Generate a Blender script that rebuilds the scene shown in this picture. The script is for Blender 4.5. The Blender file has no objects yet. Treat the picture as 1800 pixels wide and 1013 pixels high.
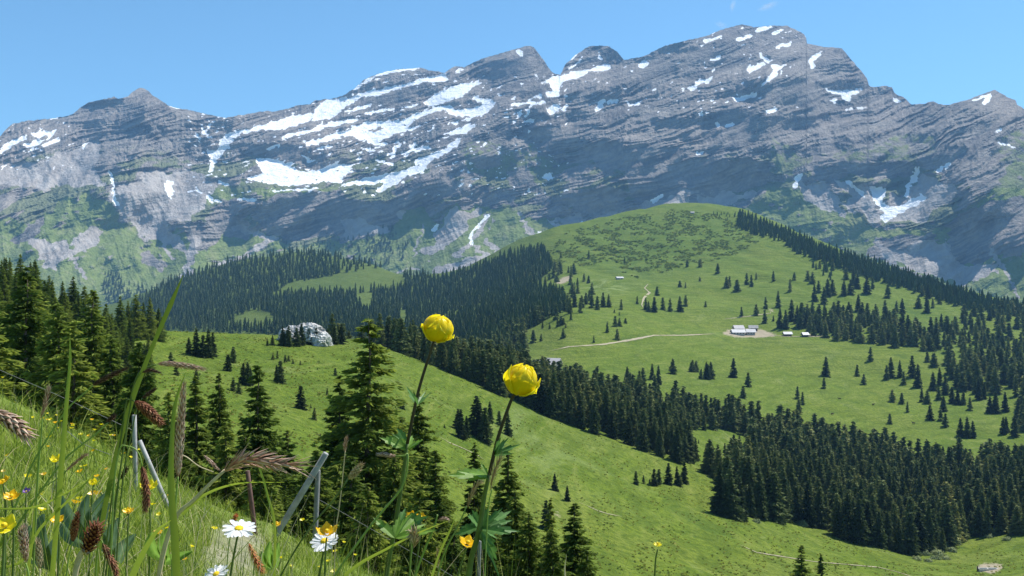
import bpy, math, random
import numpy as np
from mathutils import Vector, Matrix
R = math.radians
sc = bpy.context.scene
# ------------------------------------------------------------------ camera, sky, sun, exposure
cam = bpy.data.cameras.new("camera"); co = bpy.data.objects.new("camera", cam)
sc.collection.objects.link(co); sc.camera = co
co.location = (0, 0, 0); co.rotation_euler = (R(90), 0, 0)
cam.sensor_width = 36; cam.lens = 31.2; cam.clip_start = 0.05; cam.clip_end = 40000
SUN_AZ, SUN_EL = 52, 56            # azimuth from +Y towards +X
w = bpy.data.worlds.new("World"); sc.world = w; w.use_nodes = True
nt = w.node_tree; bg = nt.nodes["Background"]
sky = nt.nodes.new("ShaderNodeTexSky"); sky.sky_type = 'NISHITA'; sky.sun_disc = False
sky.sun_elevation = R(SUN_EL); sky.sun_rotation = R(SUN_AZ); sky.altitude = 1900
sky.air_density = 1.0; sky.dust_density = 0.1; sky.ozone_density = 5.0
wb = nt.nodes.new('ShaderNodeMix'); wb.data_type = 'RGBA'; wb.blend_type = 'MULTIPLY'; wb.inputs[0].default_value = 1; wb.inputs[7].default_value = (.80, 1.02, .945, 1)
nt.links.new(sky.outputs[0], wb.inputs[6]); nt.links.new(wb.outputs[2], bg.inputs[0]); bg.inputs[1].default_value = 0.12
sl = bpy.data.lights.new("sun", 'SUN'); sl.energy = 5.0; sl.angle = R(0.5); sl.color = (1, .965, .9)
so = bpy.data.objects.new("sun", sl); sc.collection.objects.link(so)
sd = Vector((math.sin(R(SUN_AZ)) * math.cos(R(SUN_EL)), math.cos(R(SUN_AZ)) * math.cos(R(SUN_EL)), math.sin(R(SUN_EL))))
so.rotation_euler = sd.to_track_quat('Z', 'Y').to_euler()
sc.view_settings.view_transform = 'Standard'; sc.view_settings.look = 'None'
sc.view_settings.exposure = 0.68; sc.view_settings.gamma = 1
cy = sc.cycles
cy.max_bounces = 5; cy.diffuse_bounces = 2; cy.glossy_bounces = 1; cy.transmission_bounces = 3
cy.transparent_max_bounces = 8; cy.volume_bounces = 0; cy.use_denoising = True
try: cy.denoiser = 'OPENIMAGEDENOISE'
except Exception: pass
cy.caustics_reflective = False; cy.caustics_refractive = False

F, CX, CY = 1560.0, 900.0, 506.5
col = sc.collection
rng = np.random.default_rng(7); rnd = random.Random(5)

def P(px, py, Y): return Vector(((px - CX) / F * Y, Y, (CY - py) / F * Y))

def tag(o, label=None, cat=None, group=None, kind=None):
    if label: o['label'] = label
    if cat: o['category'] = cat
    if group: o['group'] = group
    if kind: o['kind'] = kind
    return o

def mesh_np(name, V, faces, mat, parent=None, smooth=False, attrs=None):
    """faces: one (n,k) int array or a list of such arrays (k = 3 or 4)."""
    V = np.asarray(V, dtype=np.float32)
    fl = faces if isinstance(faces, list) else [faces]
    fl = [np.asarray(f, dtype=np.int32) for f in fl if len(f)]
    me = bpy.data.meshes.new(name)
    me.vertices.add(len(V)); me.vertices.foreach_set('co', V.ravel())
    nl = sum(f.size for f in fl); npoly = sum(len(f) for f in fl)
    me.loops.add(nl); me.loops.foreach_set('vertex_index', np.concatenate([f.ravel() for f in fl]))
    me.polygons.add(npoly)
    tot = np.concatenate([np.full(len(f), f.shape[1], dtype=np.int32) for f in fl])
    st = np.concatenate([[0], np.cumsum(tot)[:-1]]).astype(np.int32)
    me.polygons.foreach_set('loop_start', st)
    me.polygons.foreach_set('use_smooth', np.full(npoly, smooth, dtype=bool))
    if attrs:
        for k, a in attrs.items():
            at = me.attributes.new(k, 'FLOAT', 'POINT'); at.data.foreach_set('value', np.asarray(a, dtype=np.float32).ravel())
    me.update(calc_edges=True)
    for m in (mat if isinstance(mat, list) else [mat]):
        if m: me.materials.append(m)
    o = bpy.data.objects.new(name, me); col.objects.link(o)
    if parent: o.parent = parent
    return o

def empty(name, loc=(0, 0, 0), parent=None):
    o = bpy.data.objects.new(name, None); col.objects.link(o); o.location = loc
    o.empty_display_size = .1
    if parent: o.parent = parent
    return o

# ------------------------------------------------------------------ noise
def _h(ix, iy, s):
    n = (ix.astype(np.int64) * 374761393 + iy.astype(np.int64) * 668265263 + s * 1442695041) & 0xffffffff
    n = ((n ^ (n >> 13)) * 1274126177) & 0xffffffff
    return ((n ^ (n >> 16)) & 0xffff) / 65535.0
def vnoise(x, y, s=0):
    x = np.asarray(x, float); y = np.asarray(y, float)
    ix = np.floor(x); iy = np.floor(y); fx = x - ix; fy = y - iy
    ang = lambda a, b: _h(a, b, s) * 2 * np.pi
    def g(a, b, dx, dy):
        t = ang(a, b); return np.cos(t) * dx + np.sin(t) * dy
    ux = fx * fx * fx * (fx * (fx * 6 - 15) + 10); uy = fy * fy * fy * (fy * (fy * 6 - 15) + 10)
    a = g(ix, iy, fx, fy); b = g(ix + 1, iy, fx - 1, fy); c = g(ix, iy + 1, fx, fy - 1); d = g(ix + 1, iy + 1, fx - 1, fy - 1)
    return ((a + (b - a) * ux) * (1 - uy) + (c + (d - c) * ux) * uy) * 1.5
def fbm(x, y, o=4, s=0, gain=.5):
    t = 0; a = 1; n = 0
    for i in range(o):
        t = t + a * vnoise(x * 2 ** i, y * 2 ** i, s + i * 17); n += a; a *= gain
    return t / n * 1.4
def ridged(x, y, o=4, s=0):
    t = 0; a = 1; n = 0
    for i in range(o):
        t = t + a * (1 - 2 * np.abs(vnoise(x * 2 ** i, y * 2 ** i, s + i * 31))); n += a; a *= .5
    return t / n
def smooth1(A, s, axis=0):
    r = int(3 * s) + 1; k = np.exp(-.5 * (np.arange(-r, r + 1) / s) ** 2); k /= k.sum()
    pad = [(0, 0)] * A.ndim; pad[axis] = (r, r)
    B = np.pad(A, pad, mode='edge')
    return np.apply_along_axis(lambda v: np.convolve(v, k, 'valid'), axis, B)
def inpoly(px, py, poly):
    poly = np.asarray(poly, float); m = np.zeros(px.shape, bool)
    x0, y0 = poly.min(0); x1, y1 = poly.max(0)
    box = (px >= x0) & (px <= x1) & (py >= y0) & (py <= y1)
    X = px[box]; Y = py[box]; r = np.zeros(X.shape, bool); j = len(poly) - 1
    for i in range(len(poly)):
        xi, yi = poly[i]; xj, yj = poly[j]
        if yi != yj:
            c = ((yi > Y) != (yj > Y)) & (X < (xj - xi) * (Y - yi) / (yj - yi) + xi)
            r ^= c
        j = i
    m[box] = r; return m
def inline(px, py, pts, wd):
    m = np.zeros(px.shape, bool)
    for (x0, y0), (x1, y1) in zip(pts, pts[1:]):
        box = (px >= min(x0, x1) - wd) & (px <= max(x0, x1) + wd) & (py >= min(y0, y1) - wd) & (py <= max(y0, y1) + wd)
        X = px[box]; Y = py[box]; dx, dy = x1 - x0, y1 - y0; L = dx * dx + dy * dy + 1e-9
        t = np.clip(((X - x0) * dx + (Y - y0) * dy) / L, 0, 1)
        d = np.hypot(X - x0 - t * dx, Y - y0 - t * dy)
        m[box] |= d < wd / 2
    return m

# ------------------------------------------------------------------ material helpers
def newmat(name):
    m = bpy.data.materials.new(name); m.use_nodes = True; n = m.node_tree
    b = n.nodes['Principled BSDF']; b.inputs['Roughness'].default_value = .8
    b.inputs['Specular IOR Level'].default_value = .2
    return m, n, b
def N(n, t, **kw):
    x = n.nodes.new(t)
    for k, v in kw.items():
        if k in x.inputs.keys(): x.inputs[k].default_value = v
        else: setattr(x, k, v)
    return x
def noise_node(n, scale, detail=4, rough=.55, vec=None, dist=0):
    x = N(n, 'ShaderNodeTexNoise'); x.inputs['Scale'].default_value = scale; x.inputs['Detail'].default_value = detail
    x.inputs['Roughness'].default_value = rough; x.inputs['Distortion'].default_value = dist
    if vec is not None: n.links.new(vec, x.inputs['Vector'])
    return x
def ramp(n, fac, stops, interp='LINEAR'):
    x = N(n, 'ShaderNodeValToRGB'); x.color_ramp.interpolation = interp
    e = x.color_ramp.elements
    while len(e) > 1: e.remove(e[-1])
    for i, (p, c) in enumerate(stops):
        if i == 0: e[0].position = p
        else: e.new(p)
        e[i].color = (c[0], c[1], c[2], 1) if not isinstance(c, (int, float)) else (c, c, c, 1)
    if fac is not None: n.links.new(fac, x.inputs[0])
    return x
def mix(n, fac, a, b, mode='MIX'):
    x = N(n, 'ShaderNodeMix'); x.data_type = 'RGBA'; x.blend_type = mode
    for i, v in ((0, fac), (6, a), (7, b)):
        if hasattr(v, 'is_linked') or hasattr(v, 'links'): n.links.new(v, x.inputs[i])
        elif i == 0: x.inputs[0].default_value = v
        else: x.inputs[i].default_value = (*v, 1)
    return x.outputs[2]
def mth(n, op, a, b=None, c=None):
    x = N(n, 'ShaderNodeMath'); x.operation = op
    for i, v in enumerate((a, b, c)):
        if v is None: continue
        if hasattr(v, 'links'): n.links.new(v, x.inputs[i])
        else: x.inputs[i].default_value = v
    return x.outputs[0]
def attr(n, name):
    x = N(n, 'ShaderNodeAttribute'); x.attribute_name = name; return x.outputs['Fac']
def simple(name, c, rough=.7, spec=.25, var=.0, scale=30, trans=0, bump=0):
    m, n, b = newmat(name); b.inputs['Roughness'].default_value = rough; b.inputs['Specular IOR Level'].default_value = spec
    tc = N(n, 'ShaderNodeTexCoord')
    nz = noise_node(n, scale, 4, .6, tc.outputs['Object'])
    lo = tuple(max(0, x * (1 - var)) for x in c); hi = tuple(min(1, x * (1 + var)) for x in c)
    rp = ramp(n, nz.outputs[0], [(.3, lo), (.7, hi)])
    n.links.new(rp.outputs[0], b.inputs['Base Color'])
    if bump:
        bp = N(n, 'ShaderNodeBump', Strength=bump, Distance=.002); n.links.new(nz.outputs[0], bp.inputs['Height']); n.links.new(bp.outputs[0], b.inputs['Normal'])
    if trans:
        t = N(n, 'ShaderNodeBsdfTranslucent'); n.links.new(rp.outputs[0], t.inputs[0])
        ms = N(n, 'ShaderNodeMixShader'); ms.inputs[0].default_value = trans
        n.links.new(b.outputs[0], ms.inputs[1]); n.links.new(t.outputs[0], ms.inputs[2])
        n.links.new(ms.outputs[0], n.nodes['Material Output'].inputs[0])
    return m

def pip(x, y, poly):
    r = False; j = len(poly) - 1
    for i in range(len(poly)):
        xi, yi = poly[i]; xj, yj = poly[j]
        if (yi > y) != (yj > y) and x < (xj - xi) * (y - yi) / (yj - yi) + xi: r = not r
        j = i
    return r
# ------------------------------------------------------------------ the hills between the viewer and the mountain
# control columns: image column -> ten (row, distance) pairs from near to far (dips lie hidden behind crests)
HC = {
 -700: [(1100,10),(800,30),(700,60),(560,120),(440,180),(520,300),(650,700),(600,1200),(560,1600),(520,2000),(760,2900)],
 -300: [(1150,10),(860,30),(740,60),(600,110),(440,180),(570,280),(650,750),(600,1250),(560,1700),(530,2100),(760,2900)],
 0:    [(1250,10),(920,30),(780,60),(650,110),(518,185),(630,280),(660,800),(610,1300),(575,1700),(545,2200),(760,2900)],
 130:  [(1290,10),(970,30),(830,60),(705,110),(572,200),(650,310),(675,850),(620,1300),(590,1700),(565,2150),(760,2900)],
 200:  [(1300,10),(1000,30),(860,60),(745,110),(596,235),(650,330),(680,900),(620,1300),(582,1650),(550,2100),(740,2900)],
 300:  [(1350,10),(1060,30),(900,60),(765,115),(596,260),(655,370),(665,900),(610,1250),(560,1600),(513,2050),(720,2900)],
 400:  [(1420,10),(1120,30),(940,60),(785,120),(604,280),(660,400),(645,900),(585,1200),(528,1600),(480,2100),(720,2900)],
 520:  [(1500,10),(1200,30),(1000,60),(815,125),(607,290),(660,410),(632,850),(575,1150),(520,1600),(462,2150),(720,2900)],
 620:  [(1560,10),(1260,30),(1040,60),(845,130),(610,300),(655,415),(625,820),(575,1100),(530,1500),(474,2050),(720,2900)],
 700:  [(1600,10),(1300,30),(1070,60),(880,130),(633,315),(650,430),(622,800),(580,1100),(540,1500),(500,1900),(700,2800)],
 800:  [(1700,10),(1350,30),(1130,60),(940,130),(672,325),(668,450),(620,780),(572,1050),(528,1400),(496,1850),(700,2700)],
 860:  [(1750,10),(1380,30),(1160,60),(970,130),(692,332),(672,480),(612,750),(560,1000),(515,1400),(468,1880),(700,2700)],
 900:  [(1800,10),(1400,30),(1180,60),(1000,130),(706,338),(672,510),(608,730),(560,930),(505,1350),(447,1900),(690,2700)],
 1000: [(1900,10),(1450,30),(1230,60),(1040,130),(752,332),(692,480),(640,620),(548,850),(500,1250),(410,1900),(660,2700)],
 1100: [(2000,10),(1500,30),(1270,60),(1070,130),(795,330),(735,450),(668,590),(550,880),(472,1400),(392,1950),(640,2700)],
 1180: [(2000,10),(1520,30),(1290,60),(1085,130),(822,330),(760,430),(685,570),(570,880),(467,1400),(375,2000),(640,2700)],
 1300: [(2000,10),(1560,30),(1320,60),(1105,130),(870,320),(795,430),(715,545),(590,880),(470,1350),(381,1950),(640,2600)],
 1400: [(2000,10),(1600,30),(1350,60),(1120,130),(915,310),(825,420),(742,545),(593,890),(500,1200),(424,1700),(640,2400)],
 1500: [(2000,10),(1620,30),(1360,60),(1130,130),(945,300),(845,410),(768,530),(601,890),(522,1150),(459,1550),(640,2300)],
 1600: [(2000,10),(1620,30),(1360,60),(1130,130),(970,300),(865,405),(788,520),(616,870),(543,1100),(494,1450),(660,2200)],
 1700: [(2000,10),(1610,30),(1350,60),(1125,130),(975,300),(880,395),(803,505),(640,830),(573,1050),(524,1380),(680,2100)],
 1800: [(2000,10),(1600,30),(1340,60),(1120,130),(960,305),(880,390),(815,495),(662,790),(592,1000),(545,1320),(690,2100)],
 2100: [(2000,10),(1600,30),(1340,60),(1120,130),(935,320),(880,400),(822,485),(700,720),(640,900),(590,1200),(700,2100)],
 2700: [(2000,10),(1600,30),(1340,60),(1120,130),(930,320),(880,400),(822,485),(720,720),(660,900),(600,1200),(700,2100)],
}
pxc = np.array(sorted(HC)); K = 11
cy_ = np.array([[p[0] for p in HC[k]] for k in pxc], float); cY = np.log(np.array([[p[1] for p in HC[k]] for k in pxc], float))
HX = np.arange(-700, 2701, 6.0); SEG = 42
HT = np.linspace(0, K - 1, (K - 1) * SEG + 1)
def hgrid(C, sharp=False):
    A = np.stack([np.interp(HX, pxc, C[:, k]) for k in range(K)], 1)
    A = smooth1(A, 3.0, 0)
    def line(A_): return smooth1(np.stack([np.interp(HT, np.arange(K), A_[i]) for i in range(len(HX))], 0), SEG * .14, 1)
    B = line(A)
    if sharp:                       # bring the crest rows back to where the smoothing took them from
        for _ in range(2): 
            A2 = A + (A - B[:, ::SEG]); B = line(A2); 
            A = A2 if _ == 0 else A
    return B
gy = hgrid(cy_, True); gD = np.exp(hgrid(cY))
gX = (HX[:, None] - CX) / F * gD; gZ = (CY - gy) / F * gD
# real relief: hummocks, terracettes, gullies
amp = np.clip(gD / 900, .03, 1)
gZ = gZ + amp * 5.0 * fbm(gX / 120, gD / 120, 3, 3) + .45 * np.clip(gD / 120, .2, 1) * fbm(gX / 16, gD / 13, 3, 9)
near = np.clip((340 - gD) / 80, 0, 1) * np.clip((gD - 60) / 60, 0, 1)
gZ = gZ + near * (.9 * ridged(gX / 34 + gD / 60, gD / 22, 3, 5) - .3)
up = np.clip((gD - 950) / 300, 0, 1) * np.clip((HX[:, None] - 900) / 120, 0, 1)
gZ = gZ - up * 7 * np.abs(fbm((gX + .35 * gD) / 90, gD / 260, 3, 11))
gPY = CY - F * gZ / gD
def hill_hit(px, py):
    """first visible ground point seen at (px,py) -> Vector or None"""
    f = (px - HX[0]) / 6.0; i = int(f); f -= i
    c = gPY[i] * (1 - f) + gPY[i + 1] * f; D = gD[i] * (1 - f) + gD[i + 1] * f
    j = np.argmax(c <= py)
    if j == 0: return None
    a, b = c[j - 1], c[j]; t = (a - py) / (a - b + 1e-9); d = D[j - 1] + (D[j] - D[j - 1]) * t
    return Vector(((px - CX) / F * d, d, (CY - py) / F * d))
def hill_at(px, D_):
    f = (px - HX[0]) / 6.0; i = int(f); f -= i
    D = gD[i] * (1 - f) + gD[i + 1] * f; Z = gZ[i] * (1 - f) + gZ[i + 1] * f
    z = np.interp(D_, D, Z); return Vector(((px - CX) / F * D_, D_, z))
def grid_faces(nx, ny):
    a = np.arange(nx * ny).reshape(nx, ny)
    return np.stack([a[:-1, :-1].ravel(), a[1:, :-1].ravel(), a[1:, 1:].ravel(), a[:-1, 1:].ravel()], 1)
# meadow wear and bare patches, in the ground's own attributes
PXg = np.broadcast_to(HX[:, None], gD.shape)
wpx = PXg + 4 * fbm(PXg / 9, gPY / 5, 2, 40); wpy = gPY + 2.5 * fbm(PXg / 9, gPY / 5, 2, 41)
bare = np.zeros(gD.shape)
for poly in ([(972,503),(990,489),(1004,483),(1007,487),(990,499)], [(1350,545),(1362,541),(1366,548),(1354,552)],
             [(1265,586),(1285,578),(1335,577),(1350,583),(1372,590),(1340,594),(1290,592)], [(1712,996),(1730,991),(1755,992),(1765,1000),(1750,1008),(1722,1006)],
             [(868,612),(890,606),(925,612),(935,622),(905,632),(875,628)]):
    bare[inpoly(wpx, wpy, poly)] = 1
for pts in ([(1420,586),(1448,592)], [(500,690),(545,712)], [(430,705),(470,712)], [(960,855),(990,870)], [(975,905),(1000,920)]):
    bare[inline(wpx, wpy, pts, 5)] = 1
bare = smooth1(smooth1(bare, .7, 0), 1.0, 1)
pale = np.zeros(gD.shape)
for poly in ([(1010,510),(1060,488),(1120,484),(1130,495),(1100,510),(1060,530),(1000,528)], [(860,740),(940,730),(1000,745),(960,770),(900,772)], [(870,800),(960,795),(1090,812),(1100,840),(1000,845),(900,830)],
             [(1100,860),(1160,862),(1180,880),(1120,890)], [(1240,590),(1320,580),(1300,600)]):
    pale[inpoly(wpx, wpy, poly)] = 1
pale = smooth1(smooth1(pale, 2.5, 0), 4, 1)
shrub = np.zeros(gD.shape)
for poly in ([(960,455),(1000,405),(1100,382),(1180,365),(1260,376),(1320,400),(1340,420),(1290,450),(1200,480),(1120,500),(1060,470)], [(1520,560),(1600,540),(1700,560),(1700,640),(1600,610)]):
    shrub[inpoly(wpx, wpy, poly)] = 1
shrub = smooth1(smooth1(shrub, 3, 0), 4, 1)
forestfloor = np.clip((gD - 380) / 60, 0, 1) * np.clip((1000 - PXg) / 120, 0, 1)
# meadow material
m, n, b = newmat('meadow'); MEADOW = m
geo = N(n, 'ShaderNodeNewGeometry'); pos = geo.outputs['Position']
mp = N(n, 'ShaderNodeMapping'); mp.inputs['Scale'].default_value = (1, .55, 2.2); n.links.new(pos, mp.inputs[0]); mv = mp.outputs[0]
n1 = noise_node(n, .006, 5, .6, mv, .6); n2 = noise_node(n, .05, 6, .65, mv, .4); n3 = noise_node(n, .5, 5, .7, pos); n4 = noise_node(n, .022, 5, .7, mv, 2.2)
c = ramp(n, n1.outputs[0], [(.3, (.10, .15, .018)), (.5, (.135, .185, .022)), (.7, (.17, .20, .03))]).outputs[0]
c = mix(n, ramp(n, n2.outputs[0], [(.45, 0), (.75, .75)]).outputs[0], c, (.17, .20, .045))
c = mix(n, ramp(n, n2.outputs[0], [(.28, .8), (.45, 0)]).outputs[0], c, (.06, .105, .018))
c = mix(n, ramp(n, n4.outputs[0], [(.60, 0), (.66, .5), (.72, 0)]).outputs[0], c, (.21, .24, .09))
c = mix(n, ramp(n, n3.outputs[0], [(.35, .8), (.6, 0)]).outputs[0], c, (.05, .09, .012))
mc = N(n, 'ShaderNodeMapping'); mc.inputs['Scale'].default_value = (.05, .05, 1.1); n.links.new(pos, mc.inputs[0]); n5 = noise_node(n, .8, 5, .65, mc.outputs[0], .3)
c = mix(n, ramp(n, n5.outputs[0], [(.38, .55), (.5, 0)]).outputs[0], c, (.065, .10, .014)); c = mix(n, ramp(n, n5.outputs[0], [(.56, 0), (.68, .5)]).outputs[0], c, (.20, .225, .055))
c = mix(n, mth(n, 'MULTIPLY', attr(n, 'pale'), ramp(n, n4.outputs[0], [(.48, 0), (.60, .75)]).outputs[0]), c, (.20, .25, .085))
sf = mth(n, 'MULTIPLY', attr(n, 'shrub'), ramp(n, noise_node(n, .08, 6, .8, mv).outputs[0], [(.45, .1), (.53, 1)]).outputs[0])
c = mix(n, mth(n, 'MULTIPLY', sf, .5), c, (.06, .11, .022))
c = mix(n, mth(n, 'MULTIPLY', attr(n, 'forest'), .55), c, (.07, .10, .03))
c = mix(n, ramp(n, mth(n, 'ADD', attr(n, 'bare'), mth(n, 'ADD', mth(n, 'MULTIPLY', mth(n, 'SUBTRACT', n3.outputs[0], .5), 1.3), mth(n, 'SUBTRACT', n2.outputs[0], .55))), [(.35, 0), (.6, .9)]).outputs[0], c, (.36, .30, .22))
n.links.new(c, b.inputs['Base Color'])
bp = N(n, 'ShaderNodeBump', Strength=.9, Distance=1.2); n.links.new(mth(n, 'ADD', n3.outputs[0], mth(n, 'MULTIPLY', n2.outputs[0], 3)), bp.inputs['Height']); n.links.new(bp.outputs[0], b.inputs['Normal'])
b.inputs['Roughness'].default_value = .95; b.inputs['Specular IOR Level'].default_value = .05
hills = mesh_np('hills', np.stack([gX, gD, gZ], 2).reshape(-1, 3), grid_faces(len(HX), len(HT))[:, ::-1], MEADOW, smooth=True,
                attrs=dict(bare=bare, pale=pale, shrub=shrub, forest=forestfloor))
tag(hills, kind='structure')

# ------------------------------------------------------------------ the mountain
SKY = [(-600,330),(-400,300),(-150,290),(0,240),(12,226),(22,218),(45,213),(95,208),(118,204),(130,200),(140,190),(152,182),(165,178),(195,172),(200,170),(208,174),(225,170),(234,161),(240,157),(247,154),(254,156),(262,161),(268,168),(280,175),(300,188),(315,191),(330,193),(360,200),(398,208),(403,206),(420,203),(440,200),(455,197),(470,195),(480,197),(510,190),(520,186),(545,183),(552,178),(560,176),(580,174),(600,170),(611,163),(622,157),(640,140),(665,130),(675,127),(700,122),(720,121),(740,119),(755,124),(775,127),(783,128),(790,122),(800,117),(806,116),(815,119),(845,104),(870,97),(900,88),(918,83),(932,80),(940,85),(945,92),(955,105),(962,116),(970,127),(978,130),(985,132),(988,126),(993,115),(1010,98),(1025,88),(1035,82),(1050,80),(1072,82),(1085,92),(1098,106),(1110,103),(1130,100),(1150,90),(1170,80),(1200,73),(1240,64),(1270,52),(1295,45),(1305,43),(1318,46),(1325,48),(1345,46),(1360,45),(1385,46),(1400,53),(1414,61),(1418,68),(1417,76),(1440,81),(1450,83),(1470,84),(1480,85),(1486,92),(1490,98),(1510,120),(1524,138),(1528,152),(1540,153),(1558,151),(1568,154),(1572,164),(1590,172),(1602,184),(1620,183),(1630,181),(1640,178),(1650,183),(1665,185),(1680,181),(1700,176),(1715,170),(1748,158),(1758,163),(1775,173),(1785,176),(1788,184),(1800,192),(1860,215),(2000,240),(2200,220),(2500,290)]
MX = np.concatenate([np.arange(-600, -60, 12.0), np.arange(-60, 1860, 1.75), np.arange(1860, 2500, 12.0)])
NM = 345
sk = np.interp(MX, [p[0] for p in SKY], [p[1] for p in SKY]) + 1.6 * fbm(MX / 9, MX * 0, 3, 2)
V_ = np.linspace(0, 1, NM); BASE = 640.0
py = BASE + (sk[:, None] - BASE) * V_[None, :]; px = np.broadcast_to(MX[:, None], py.shape)
fx = np.where((MX > -70) & (MX < 1870), 1, .4)[:, None]
# the beds dip: integral of the dip gives the strata coordinate
dip = np.interp(MX, [-600,0,150,350,450,850,900,1100,1300,1480,1600,1900,2500], [.45,.5,.3,.14,.32,.40,.28,.22,.27,.12,.33,.5,.4])
dip2 = np.interp(MX, [-600,0,150,350,450,850,950,1050,1400,1500,1600,1900,2500], [.45,.5,.32,.15,.30,.40,.35,.32,.36,.15,.42,.5,.4])
def _cum(d): c = np.cumsum(d * np.gradient(MX)); return (c - np.interp(1000, MX, c))[:, None]
DPl, DPu = _cum(dip), _cum(dip2)
SNOW = [
 [(0,265),(15,250),(40,238),(47,241),(33,250),(13,262),(0,272)], [(57,235),(79,231),(101,228),(97,237),(80,243),(60,240)], [(40,255),(60,247),(77,248),(64,257),(44,258)],
 [(72,257),(107,240),(101,248),(77,258)], [(91,205),(104,203),(100,211)], [(143,262),(150,250),(155,250),(148,263)],
 [(292,316),(305,320),(303,337),(300,347),(305,355),(297,347),(291,330)],
 [(362,263),(383,265),(386,248),(399,235),(433,228),(470,218),(510,205),(554,198),(557,188),(577,175),(600,172),(613,174),(606,188),(584,208),(560,212),(537,215),(497,228),(463,228),(423,235),(409,248),(396,265),(383,278),(372,302),(366,300),(372,285),(366,272)],
 [(533,250),(570,242),(600,230),(600,242),(570,250),(543,257)], [(528,273),(554,282),(544,286)],
 [(446,278),(470,278),(493,282),(513,292),(533,304),(560,299),(584,288),(620,290),(607,307),(600,322),(570,319),(543,324),(503,327),(470,322),(433,314),(463,305),(456,295)],
 [(600,183),(613,174),(634,164),(650,161),(684,154),(711,148),(744,138),(774,131),(785,129),(783,144),(744,144),(711,154),(687,161),(660,169),(640,168),(620,181),(600,191)],
 [(744,183),(768,164),(795,153),(818,146),(845,143),(842,148),(821,161),(815,168),(781,181),(758,188)],
 [(667,218),(711,211),(734,198),(761,190),(791,185),(801,193),(832,191),(848,183),(832,174),(835,168),(845,173),(868,176),(870,183),(858,198),(848,205),(815,205),(795,203),(781,193),(761,198),(734,208),(711,228),(670,247),(634,247),(620,240),(600,240),(600,232),(620,228),(634,232),(657,232),(674,225)],
 [(774,237),(798,230),(821,220),(835,218),(832,223),(815,235),(788,238)],
 [(600,325),(634,315),(660,309),(684,305),(711,299),(731,292),(727,282),(744,278),(768,268),(788,260),(795,250),(815,240),(805,255),(791,265),(774,275),(754,285),(744,302),(711,312),(687,329),(667,339),(660,336),(680,319),(657,325),(625,324),(600,328)],
 [(954,144),(972,136),(986,134),(1003,128),(1033,124),(1066,112),(1076,117),(1070,124),(1036,126),(1016,138),(986,144),(983,168),(969,171),(956,164),(972,158),(966,148)],
 [(929,173),(952,166),(949,173)], [(961,198),(972,183),(986,183),(983,191),(969,203)], [(986,191),(1003,180),(999,188),(989,196)], [(915,215),(939,208),(936,216)],
 [(1046,193),(1053,178),(1065,173),(1060,188),(1053,195)], [(1066,178),(1090,173),(1083,180),(1070,183)], [(1102,178),(1110,185),(1130,176),(1123,183),(1107,187)],
 [(1120,117),(1134,104),(1139,114),(1127,122)], [(999,121),(1025,104),(1019,111),(1003,121)], [(905,87),(919,89),(915,101)], [(798,126),(808,119),(815,124),(805,129)],
 [(958,306),(967,304),(969,312),(963,318),(957,313)], [(791,215),(808,213),(801,220)], [(600,304),(613,290),(620,297),(607,307)],
 [(1210,156),(1230,141),(1257,136),(1250,143),(1230,149),(1213,159)], [(1227,79),(1239,77),(1234,84)],
 [(1354,114),(1371,116),(1388,111),(1371,122),(1364,133),(1348,146),(1336,153),(1353,134),(1359,124)],
 [(1423,104),(1432,96),(1445,90),(1440,99),(1428,109),(1433,119),(1428,121),(1423,112)],
 [(1448,156),(1468,159),(1489,161),(1505,158),(1517,153),(1512,161),(1495,168),(1492,173),(1485,171),(1475,166),(1458,163)],
 [(1457,176),(1468,174),(1467,183)], [(1477,173),(1497,171),(1489,177)], [(1505,190),(1525,186),(1517,193)],
 [(1287,173),(1301,171),(1331,162),(1328,171),(1311,173),(1297,181)], [(1225,201),(1234,195),(1234,206)],
 [(1393,329),(1401,307),(1411,305),(1401,329)],
 [(1530,328),(1557,330),(1554,344),(1551,355),(1566,365),(1579,364),(1603,352),(1619,340),(1630,347),(1609,362),(1579,377),(1556,391),(1546,380),(1556,375),(1536,354),(1530,340)],
 [(944,409),(952,407),(951,415),(944,418)],
 [(705,212),(640,232),(610,226),(650,214)], [(760,262),(720,268),(744,255)],
]
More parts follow.
